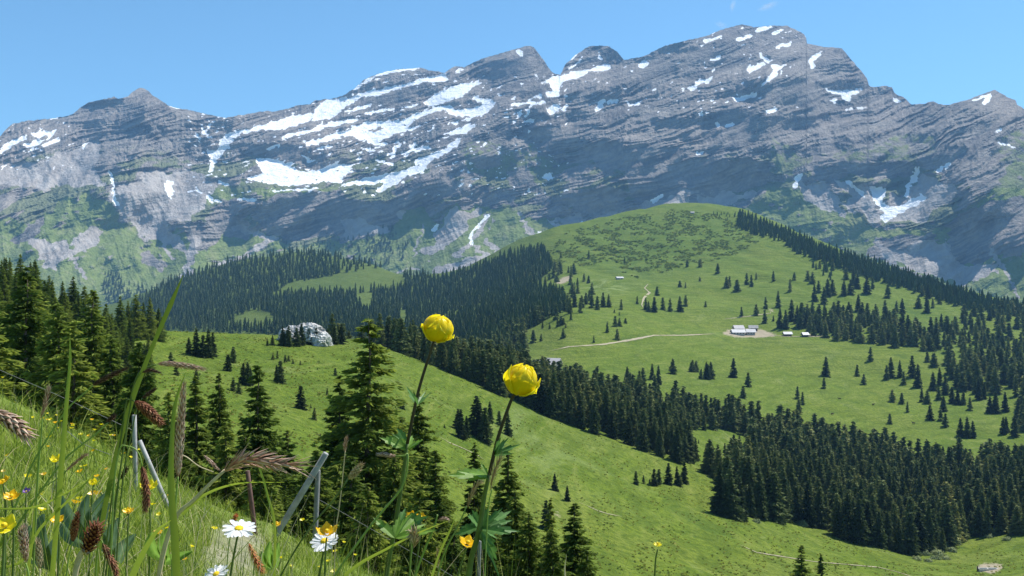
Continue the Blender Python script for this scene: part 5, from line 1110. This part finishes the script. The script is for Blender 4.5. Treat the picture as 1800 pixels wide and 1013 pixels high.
daisy(570, 951, 1.0, 25, Vector((-.1, -.52, .85)), 22, 'white daisy right behind the orange yellow buttercup', [(571,955),(566,985),(556,1040)], 2)
daisy(380, 1009, 1.0, 22, Vector((-.2, -.5, .85)), 18, 'white daisy cut by the bottom edge beneath the trodden soil', [(380,1012),(378,1050)], 3)
def buttercup(x, y, Y, rp, ax, label, spts, seed=0, mat=None, cat='buttercup', petals=5, open_=1.25, smt=None, group=None):
    C = P(x, y, Y); base = P(*spts[-1], Y); e_ = empty(cat, base); tag(e_, label, cat, group); inv = Matrix.Translation(-base); r = rp * PX * Y; ax = ax.normalized()
    V0 = []
    for k in range(petals):
        o = cup_petal(e_, C + ax * r * .8, ax, k * 6.283 / petals + seed, .80 * 5 / petals, .15, open_, r * 1.0, 1.05, .12, seed * 10 + k, mat or PET_B, nu=7, nv=7); o.matrix_parent_inverse = inv
    o = blob_rock('centre', tuple(C + ax * r * .15), (r * .25,) * 3, seed + 5, DISC, 2, .15, e_); o.matrix_parent_inverse = inv
    o = stem('stem', px3(spts, Y), .0009, .0012, smt or STEMG, e_, 10, 5); o.matrix_parent_inverse = inv
up = Vector((0, -.3, .95))
buttercup(575, 936, .97, 17, up, 'orange yellow buttercup overlapping the white daisy behind it', [(574,945),(572,970),(570,1040)], 1, open_=1.4)
buttercup(822, 955, 1.0, 15, Vector((.25, -.35, .9)), 'golden buttercup tucked against the stem of the right globeflower', [(821,960),(808,1000),(800,1040)], 2)
buttercup(740, 910, 1.05, 9, Vector((.1, -.5, .85)), 'small yellow buttercup peeping over the left globeflower leaf', [(740,914),(736,960),(725,1040)], 3)
buttercup(722, 906, 1.08, 8, Vector((-.3, -.5, .8)), 'small orange buttercup half hidden by the lower leaf of the left globeflower', [(722,910),(722,960),(718,1040)], 4)
buttercup(487, 922, 1.2, 7, up, 'tiny yellow buttercup left of the leaning grey pole', [(487,925),(484,960),(480,1040)], 5)
buttercup(20, 873, .9, 13, Vector((.2, -.4, .9)), 'yellow buttercup near the left edge, lower of the two stacked ones', [(20,878),(24,920),(22,1040)], 6)
buttercup(6, 846, .9, 11, Vector((-.3, -.4, .9)), 'deep orange buttercup at the left edge, upper of the two stacked ones', [(6,850),(10,900),(8,1040)], 7)
buttercup(8, 925, .62, 20, Vector((.1, -.6, .8)), 'large pale yellow flower cut by the left edge', [(8,932),(6,980),(2,1060)], 8, PET_Y)
buttercup(100, 914, .95, 11, Vector((.2, -.4, .9)), 'pair sized yellow buttercup before the bluish broad leaves', [(101,918),(104,960),(100,1040)], 9)
buttercup(226, 899, 1.05, 9, up, 'small golden buttercup right of the broad bluish leaves', [(226,902),(224,950),(220,1040)], 10)
buttercup(262, 857, 1.15, 13, up, 'bright yellow many petalled flower behind the hanging red sedge ear', [(262,862),(264,920),(262,1040)], 11, PET_Y, 'yellow_composite_flower', 8, 1.5)
buttercup(164, 851, 1.2, 6, up, 'small round yellow globe bloom above the bluish broad leaves', [(164,853),(160,900),(156,1020)], 12, PET_Y, open_=2.4)
buttercup(98, 810, 1.3, 8, up, 'pale yellow bloom on the upper left bank beside the pale blade', [(98,812),(99,860),(98,960)], 13, PET_Y, open_=1.9)
buttercup(1156, 957, 1.1, 9, Vector((0, -.2, 1)), 'spidery faded yellow flower on a single thin stalk, alone before the lower meadow', [(1156,966),(1152,990),(1149,1060)], 14, PET_Y, 'withered_flower', 9, .9)
# one small far kind, copied over the bank
def tiny_proto(mat, seed, h=.09):
    V = []; Fc = []; g_ = random.Random(seed)
    v, f = tube_np([(0, 0, 0), (g_.uniform(-.01, .01), 0, h * .5), (0, 0, h)], [.0013] * 3, 4); V += v; q = [f[0]]; tr = [f[1]]; r = .011; mi = [0] * (len(f[0]))
    b0 = len(V); ring = 10; F3 = []
    V.append((0, 0, h))
    for i in range(ring): a = 6.283 * i / ring; k = r * (1 if i % 2 else .75); V.append((k * math.cos(a), k * math.sin(a), h + .006))
    for i in range(ring): F3.append((b0, b0 + 1 + i, b0 + 1 + (i + 1) % ring))
    o = mesh_np('buttercup', V, [q[0], np.concatenate([tr[0], np.array(F3)])], [STEMG, mat], attrs=dict(rim=np.zeros(len(V))))
    idx = np.zeros(len(o.data.polygons), dtype=np.int32); idx[-ring:] = 1; o.data.polygons.foreach_set('material_index', idx); return o
tp = [tiny_proto(PET_B, 1, .08), tiny_proto(PET_Y, 2, .11), tiny_proto(PET_Y, 3, .06)]
rt = random.Random(77); cnt = 0; spots = []
for _ in range(130):
    x = rt.choice([rt.uniform(0, 200), rt.uniform(0, 380), rt.uniform(480, 720)]); Y = rt.uniform(2.2, 6.6); X = (x - CX) / F * Y; spots.append((X, Y, float(bz(X, Y))))
for i, s in enumerate(spots):
    o = tp[i] if i < 3 else tp[rt.randrange(3)].copy()
    if i >= 3: col.objects.link(o)
    o.name = 'buttercup'; o.location = s; o.scale = (rt.uniform(.8, 1.5),) * 3; o.rotation_euler = (rt.uniform(0, .5), rt.uniform(-.3, .3), rt.uniform(0, 6)); tag(o, 'tiny yellow buttercup among many dotted over the grassy bank', 'buttercup', 'tiny buttercups dotted over the near bank')
# ------------------------------------------------------------------ long blades
def blade(pts, Y, w_, label, hue=.5, twist=1.0, mat=None):
    return tag(ribbon('long_grass', px3(pts, Y), [x * PX * Y for x in w_], mat or GRASS, twist=twist, hue=hue), label, 'grass blade', kind='thing')
blade([(88,1060),(98,940),(108,820),(116,720),(123,640),(123,592)], .9, [10, 9, 9, 7, 5, 1], 'broad pale green blade standing upright before the left wood', .62)
blade([(165,1060),(178,930),(200,820),(222,735),(248,660),(272,600),(300,535),(322,484)], .9, [9, 9, 9, 9, 8, 7, 9, 1], 'longest blade, leaning right with its tip against the far forest', .25)
blade([(312,1060),(308,960),(301,860),(302,780),(308,710),(326,655)], .75, [15, 14, 11, 8, 6, 1], 'stout upright blade just left of the long brown ear', .35)
blade([(215,1060),(245,985),(275,935),(300,915)], .7, [14, 10, 7, 2], 'yellow green blade arching from the bottom left of the stout blade', .8)
blade([(40,1060),(52,985),(62,900),(68,800),(70,742)], 1.0, [6, 5, 5, 4, 1], 'thin light stalk like blade behind the pale upright blade', .78)
blade([(0,1000),(40,985),(70,930),(120,880),(150,850),(190,800)], .9, [4, 5, 5, 4, 3, 1], 'slender blade crossing the lower left corner diagonally', .7)
blade([(320,905),(360,870),(420,850),(500,848)], .8, [6, 5, 4, 1], 'pale blade running under the large rusty ear', .75)
blade([(560,1060),(620,1000),(680,965),(740,935),(790,915)], .95, [7, 6, 5, 4, 1], 'yellow green blade rising under the left globeflower leaf', .78)
blade([(480,1060),(483,930),(470,870),(455,820),(440,800)], 1.05, [5, 5, 4, 3, 1], 'pale blade with a bent tip beside the brown metal rod', .7)
blade([(745,1060),(770,980),(790,935),(800,910)], .95, [5, 4, 4, 1], 'light blade between the two globeflower stems', .8)
blade([(0,895),(60,892),(110,870),(160,840)], .85, [3, 4, 3, 1], 'thin arching blade at the left edge above the two orange buttercups', .72)
blade([(1000,1060),(993,1005),(996,975)], 1.0, [4, 3, 1], 'short dry blade at the bottom edge before the brown tipped spruce', .95)
# ------------------------------------------------------------------ sedges and grasses with ears
def sedge(Y, spts, epts, rad, mat, label, sr=(1.6, 2.2), smat=None, n_=110, seed=0, open_=.35, slen=.12, name='sedge', extra=()):
    base = P(*spts[-1][:2], Y); e_ = empty(name, base); tag(e_, label, 'sedge' if name == 'sedge' else 'grass'); inv = Matrix.Translation(-base)
    o = stem('stalk', px3(spts, Y), sr[0] * PX * Y, sr[1] * PX * Y, smat or STEML, e_, 20, 6); o.matrix_parent_inverse = inv
    for i, (ep, rd) in enumerate([(epts, rad)] + list(extra)):
        o = ear(px3(ep, Y), rd * .84 * PX * Y, mat, e_, n_, seed + i, open_, slen); o.matrix_parent_inverse = inv
sedge(.8, [(395,827),(370,850),(340,880),(312,905),(290,960),(270,1060)], [(392,830),(420,812),(450,808),(485,815),(533,818)], 10, EAR_P, 'large rusty ear lying almost flat on a thick straw stalk at mid height', (2.8, 4.5), STRAW, 70, 1, .45, .2, 'grass_ear')
sedge(.95, [(275,641),(262,645),(245,655),(232,690),(222,760),(200,900),(180,1060)], [(277,640),(300,640),(330,644),(358,649)], 5, EAR_P, 'thin pinkish brown ear pointing right near the long leaning blade', (1.2, 1.8), STEMG, 130, 2, .35, .1)
sedge(.9, [(248,655),(234,680),(228,720),(215,800),(200,920),(186,1060)], [(250,655),(265,651),(283,656)], 3.5, EAR_D, 'short dark ear just beneath the thin pinkish one', (.9, 1.4), STEMG, 60, 3)
sedge(.9, [(237,706),(228,703),(222,708),(214,760),(196,880),(176,1060)], [(237,706),(252,716),(268,730),(283,745)], 9, EAR_R, 'red brown drooping ear crossing the long leaning blade', (1, 1.6), STEMG, 150, 4, .6, .13)
sedge(.95, [(164,677),(150,690),(125,712),(100,745),(60,810),(35,870),(0,960)], [(162,678),(180,668),(200,658),(221,648)], 4.5, EAR_D, 'dark slender ear rising to the upper right before the left wood', (1, 2), STEML, 120, 5, .35, .1)
sedge(.95, [(190,743),(170,762),(140,785),(110,812),(60,880),(20,940)], [(187,742),(195,736),(203,730)], 5, EAR_D, 'small bent dark ear on a long stalk crossing behind the pale blade', (1.2, 2), STEML, 40, 6, .5, .2)
sedge(.95, [(250,700),(240,720),(232,760),(215,850),(200,1060)], [(250,700),(262,692),(274,683)], 4.5, EAR_D, 'dark grey ear pointing up right just above the red brown drooping ear', (.9, 1.4), STEMG, 60, 7)
sedge(.8, [(313,838),(310,870),(306,930),(300,1060)], [(313,838),(314,800),(318,740),(323,676)], 8, EAR_P, 'long upright pale brown ear beside the stout blade', (1.6, 2.2), STEML, 170, 8, .25, .07)
sedge(.85, [(250,820),(246,802),(238,790),(225,785),(210,790),(200,860),(192,1060)], [(250,820),(254,845),(257,872),(255,898)], 6.5, EAR_R, 'dark red hanging ear in front of the bright yellow flower', (1, 1.6), STEML, 150, 9, .5, .11)
sedge(.9, [(128,952),(120,985),(112,1060)], [(128,952),(131,930),(137,902)], 7, EAR_R, 'dark red upright ear left of the round brown flower head', (1.2, 1.6), STEML, 120, 10, .5, .12)
sedge(.85, [(181,955),(175,950),(170,990),(168,1060)], [(181,956),(190,975),(200,995),(206,1015)], 5.5, EAR_R, 'rusty ear drooping to the bottom edge right of the round brown head', (1, 1.4), STEML, 110, 11, .5, .12)
sedge(.7, [(0,1060),(45,990),(50,1010),(52,1060)][1:], [(46,988),(43,965),(40,940),(42,928)], 8, EAR_P, 'plump brown ear rising from the bottom left corner', (1.4, 2), STEML, 80, 12, .4, .16)
sedge(.7, [(70,1000),(70,1060)], [(70,1000),(69,975),(66,950)], 6, EAR_S, 'straw coloured ear next to the plump brown one in the bottom left corner', (1.2, 1.6), STRAW, 70, 13, .3, .16)
sedge(.55, [(0,735),(-20,725),(-60,800)], [(-15,722),(10,735),(30,750),(50,768)], 13, EAR_P, 'big pale brown ear entering from the left edge above the yellow dotted bank', (3, 4), STRAW, 70, 14, .45, .22, 'grass_ear')
sedge(.95, [(75,718),(73,760),(66,850),(56,1060)], [(72,735),(78,715),(83,692),(85,684)], 4.5, EAR_P, 'slim straw pink ear above the upper left bank', (1.2, 1.6), STEML, 60, 15, .3, .14)
sedge(1.0, [(613,840),(590,875),(560,910),(530,950),(500,1000),(470,1060)], [(612,842),(620,835),(628,826),(636,816)], 7.5, EAR_S, 'oval straw green ear on a slanting stalk right of the leaning grey pole', (1.5, 1.8), STEMG, 90, 16, .5, .16, 'grass_ear')
sedge(1.0, [(607,790),(604,820),(600,860),(595,900),(590,940),(585,1060)], [(606,795),(607,782),(610,768)], 3.5, EAR_P, 'slim upright stalk with a tiny pale ear right of the grey pole', (1, 1.3), STRAW, 40, 17, .4, .2, 'grass_ear')
sedge(.95, [(695,802),(712,801),(717,798),(715,830),(705,860),(680,890),(655,920),(625,960),(590,1010),(570,1060)], [(697,802),(685,801),(675,799),(664,799)], 4, EAR_P, 'pale ear pointing left on a curved light stalk crossing the left globeflower', (1.4, 2.2), STEML, 60, 18, .35, .16, 'grass_ear')
sedge(1.0, [(820,890),(812,910),(800,935),(780,975),(755,1060)], [(821,892),(828,872),(837,855),(846,848)], 3.5, EAR_S, 'loose pale spikelet left of the right globeflower stem', (1.2, 1.6), STEML, 40, 19, .3, .25, 'grass_ear')
sedge(.9, [(865,860),(858,900),(850,1060)], [(862,862),(866,840),(874,818),(880,805)], 4, EAR_S, 'pale tuft of seeds clinging beside the right globeflower stem', (1, 1.3), STEML, 40, 20, .4, .25, 'grass_ear')
sedge(.95, [(726,955),(722,985),(718,1060)], [(727,962),(730,948),(728,935),(722,945)], 6, EAR_S, 'withered brown seed head beneath the left globeflower leaf', (1.2, 1.5), STEML, 60, 21, .6, .3, 'grass_ear')
sedge(1.0, [(769,905),(762,930),(745,970),(720,1040)], [(770,914),(782,912),(788,915)], 3.5, EAR_P, 'pale bent ear tip on a yellow stalk between the globeflowers', (1.5, 2.2), STEML, 40, 22, .3, .2, 'grass_ear')
sedge(1.0, [(770,1060),(771,1010),(770,990)][::-1], [(770,995),(770,980),(769,965)], 2.6, EAR_S, 'short whitish ear at the bottom between the globeflower stems', (1, 1.3), STRAW, 36, 23, .3, .2, 'grass_ear')
sedge(1.05, [(452,822),(440,812),(425,806)], [(425,806),(440,808),(460,812),(478,818)], 4, EAR_D, 'dark thin ear behind the large rusty ear', (1, 1), STEMG, 60, 24)
sedge(1.0, [(440,1060),(447,985),(440,960)][::-1], [(437,955),(445,975),(455,995),(462,1006)], 5, EAR_O, 'orange sorrel spike beside the trodden soil at the bottom', (1, 1.3), STEML, 90, 25, .7, .14)
sedge(1.02, [(405,940),(400,980),(395,1060)], [(404,938),(409,925),(412,912),(415,906)], 4.5, EAR_O, 'small orange sorrel spike in front of the left daisy', (1, 1.3), STEML, 80, 26, .7, .14)
sedge(1.0, [(375,830),(350,820),(330,805),(320,800)], [(358,800),(366,808),(374,816),(384,826)], 3.5, EAR_P, 'thin brown ear slanting down left of the large rusty ear', (1, 1.2), STRAW, 60, 27, .3, .12)
sedge(1.0, [(225,822),(205,850),(180,880),(160,905)], [(213,842),(218,832),(224,822)], 4.5, EAR_D, 'tiny dark ear above the bluish leaves', (.9, 1.1), STEML, 40, 28, .4, .2)
sedge(1.0, [(118,826),(100,842),(70,860)], [(116,828),(130,816),(145,803),(152,800)], 3.5, EAR_P, 'pale pink ear slanting up right over the bank', (.9, 1.1), STEML, 50, 29, .3, .14)
# round brown seed head on a bent straw stalk
base = P(122, 1060, .8); e_ = empty('seed_head', base); tag(e_, 'round dark brown seed head on a bent straw stalk at lower left', 'seed head'); inv = Matrix.Translation(-base)
o = stem('stalk', px3([(155,975),(150,968),(144,972),(136,990),(122,1060)], .8), .0022, .0028, STRAW, e_); o.matrix_parent_inverse = inv
o = ear(px3([(150,975),(158,955),(165,938),(172,922)], .8), 11 * PX * .8, EAR_R, e_, 90, 31, .9, .2); o.matrix_parent_inverse = inv
# ------------------------------------------------------------------ broad leaved plants
def lance(base, tip, Y, wd, mat, parent, inv, seed=0):
    b_ = P(*base, Y); t_ = P(*tip, Y - .03); V = []; Fc = []; A = []; d = t_ - b_; s = d.cross(Vector((.1, -1, .1))).normalized(); g_ = random.Random(seed); k = 12; bend = g_.uniform(-.15, .15)
    for i in range(k + 1):
        t = i / k; w_ = wd * PX * Y * math.sin(math.pi * (t * .94 + .03)) ** .7 * .5; p = b_ + d * t + s * d.length * bend * t * t + Vector((0, -1, 0)) * d.length * .25 * math.sin(t * 2.6)
        V += [tuple(p - s * w_ + Vector((0, -w_ * .5, 0))), tuple(p - s * w_ * .5), tuple(p + Vector((0, .002, 0))), tuple(p + s * w_ * .5), tuple(p + s * w_ + Vector((0, -w_ * .5, 0)))]; A += [.1, 0, .9, 0, .1]
        if i:
            b2 = 5 * i
            for q in range(4): Fc.append((b2 - 5 + q, b2 - 4 + q, b2 + 1 + q, b2 + q))
    o = mesh_np('leaf', V, np.array(Fc), mat, parent, smooth=True, attrs=dict(vein=A)); o.matrix_parent_inverse = inv
def plant(base, Y, leaves, label, mat):
    bb = P(*base, Y); e_ = empty('broad_leaved_plant', bb); tag(e_, label, 'leafy plant'); inv = Matrix.Translation(-bb)
    for i, (b_, t_, w_) in enumerate(leaves): lance(b_, t_, Y, w_, mat, e_, inv, i)
plant((165,960), 1.35, [((165,960),(150,868),26),((168,960),(128,862),24),((170,955),(176,862),26),((172,958),(205,885),24),((160,965),(118,915),22)], 'broad leaved plant with upright bluish green leaves at lower left', LEAFB)
plant((90,1000), 1.15, [((88,1000),(72,900),30),((92,1005),(96,905),34),((85,1000),(45,925),26),((95,1000),(118,940),24)], 'broad grey green leaves behind the dark red upright ear', LEAFB)
plant((205,985), 1.2, [((200,985),(205,905),26),((205,985),(185,900),22),((210,990),(232,930),24)], 'broad leaves between the round brown head and the stout blade', LEAFB)
0 and plant((38,850), 1.6, [((38,850),(30,775),18),((40,850),(52,772),18),((36,852),(12,800),16)], 'small bluish leaved plant on the upper left bank near the pale ear', LEAFB)
plant((290,985), 1.15, [((285,985),(262,935),22),((290,985),(308,930),22),((282,990),(335,955),18)], 'low leafy plant around the foot of the stout blade', LEAFY)
plant((480,1000), 1.3, [((480,1000),(470,950),16),((482,1000),(500,955),16),((478,1002),(455,970),14)], 'small leafy rosette beneath the leaning grey pole', LEAFY)
# violet bell flower
buttercup(46, 865, 1.3, 6, up, 'single small violet flower on the left bank', [(46,868),(45,900),(44,960)], 15, petalmat('violet_petal', (.22, .12, .38), (.3, .2, .5), .3), 'violet_flower', 5, 1.8)
# ------------------------------------------------------------------ fence
METAL = simple('weathered_grey_post', (.34, .335, .32), .7, .3, .4, 14, 0, .6); RUST = simple('rusty_rod', (.13, .07, .055), .7, .3, .3, 40); DWOOD = simple('dark_weathered_post', (.20, .20, .19), .8, .2, .25, 30, 0, .3)
def post(top, bot, thick, mat, label, name='fence_post', Yt=None):
    b_ = bank_hit(*bot); Y = b_.y; t_ = P(top[0], top[1], Yt or Y); b2 = b_ + (b_ - t_).normalized() * .12; r = thick * .5 * PX * Y
    v, f = tube_np([b2 - b_, Vector((0, 0, 0)), (t_ - b_) * .5, t_ - b_, (t_ - b_) * 1.004], [r, r, r, r * .97, r * .8], 12); o = mesh_np(name, v, f, mat, smooth=True); o.location = b_
    # hard end
    tag(o, label, 'fence post'); return t_, b_
tA, bA = post((573,797), (484,944), 11, METAL, 'smooth pale grey pole leaning right in front of the spruces')
tB, bB = post((559,828), (543,958), 9, DWOOD, 'darker upright post just right of the leaning pale pole')
tC, bC = post((236,730), (238,868), 8, METAL, 'thin upright grey post beside the long leaning blade')
tD, bD = post((245,775), (299,900), 8.5, METAL, 'grey post leaning left, its foot behind the stout blade')
tE, bE = post((435,828), (449,942), 8, RUST, 'rusty brown rod standing above the left daisy', 'fence_rod')
tG, bG = post((843,952), (835,1035), 7, DWOOD, 'short greyish stub right beside the right globeflower stem')
WIRE = simple('fence_wire_metal', (.22, .22, .21), .6, .4, .1, 20)
def wire(pts, label, r=.0013):
    v, f = tube_np(curve(pts, 30), [r] * len(curve(pts, 30)), 5); tag(mesh_np('fence_wire', v, f, WIRE, smooth=True), label, 'wire')
wire([P(-60, 625, bC.y), P(90, 690, bC.y), P(160, 722, bC.y), P(236, 758, bC.y + .02)], 'fence wire running from the left edge down to the thin grey post')
wire([P(118, 758, bC.y), P(150, 782, bC.y), P(195, 800, bC.y)], 'loose slack wire hanging above the yellow dotted bank')
0 and wire([P(240, 762, bC.y), P(400, 815, (bC.y + bB.y) / 2), P(555, 872, bB.y + .02)], 'fence wire between the thin grey post and the darker upright post')
wire([P(556, 876, bB.y + .02), P(600, 900, bB.y), P(680, 946, bB.y), P(760, 992, bB.y), P(840, 1040, bB.y)], 'fence wire descending from the darker upright post to the lower right')
0 and wire([P(556, 930, bB.y + .02), P(640, 965, bB.y), P(730, 1018, bB.y), P(800, 1060, bB.y)], 'lower fence wire descending to the bottom edge')
# ------------------------------------------------------------------ haze
def build_haze():
    x0, x1, y0, y1, z0, z1 = -6800, 6800, -60, 8600, float(min(MZ.min(), bZ.min(), gZ.min())) - 1.5, float(MZ.max()) + 25
    v = [(x0,y0,z0),(x1,y0,z0),(x1,y1,z0),(x0,y1,z0),(x0,y0,z1),(x1,y0,z1),(x1,y1,z1),(x0,y1,z1)]
    f = [(0,3,2,1),(4,5,6,7),(0,1,5,4),(1,2,6,5),(2,3,7,6),(3,0,4,7)]
    m = bpy.data.materials.new('haze'); m.use_nodes = True; n = m.node_tree
    n.nodes.remove(n.nodes['Principled BSDF'])
    pv = n.nodes.new('ShaderNodeVolumePrincipled'); pv.inputs['Color'].default_value = (.28, .57, 1.0, 1); pv.inputs['Density'].default_value = HAZE
    pv.inputs['Anisotropy'].default_value = 0.0
    n.links.new(pv.outputs[0], n.nodes['Material Output'].inputs['Volume'])
    o = mesh_np('haze', v, np.array(f), m); tag(o, kind='stuff')
HAZE = 0.66e-4
build_haze()
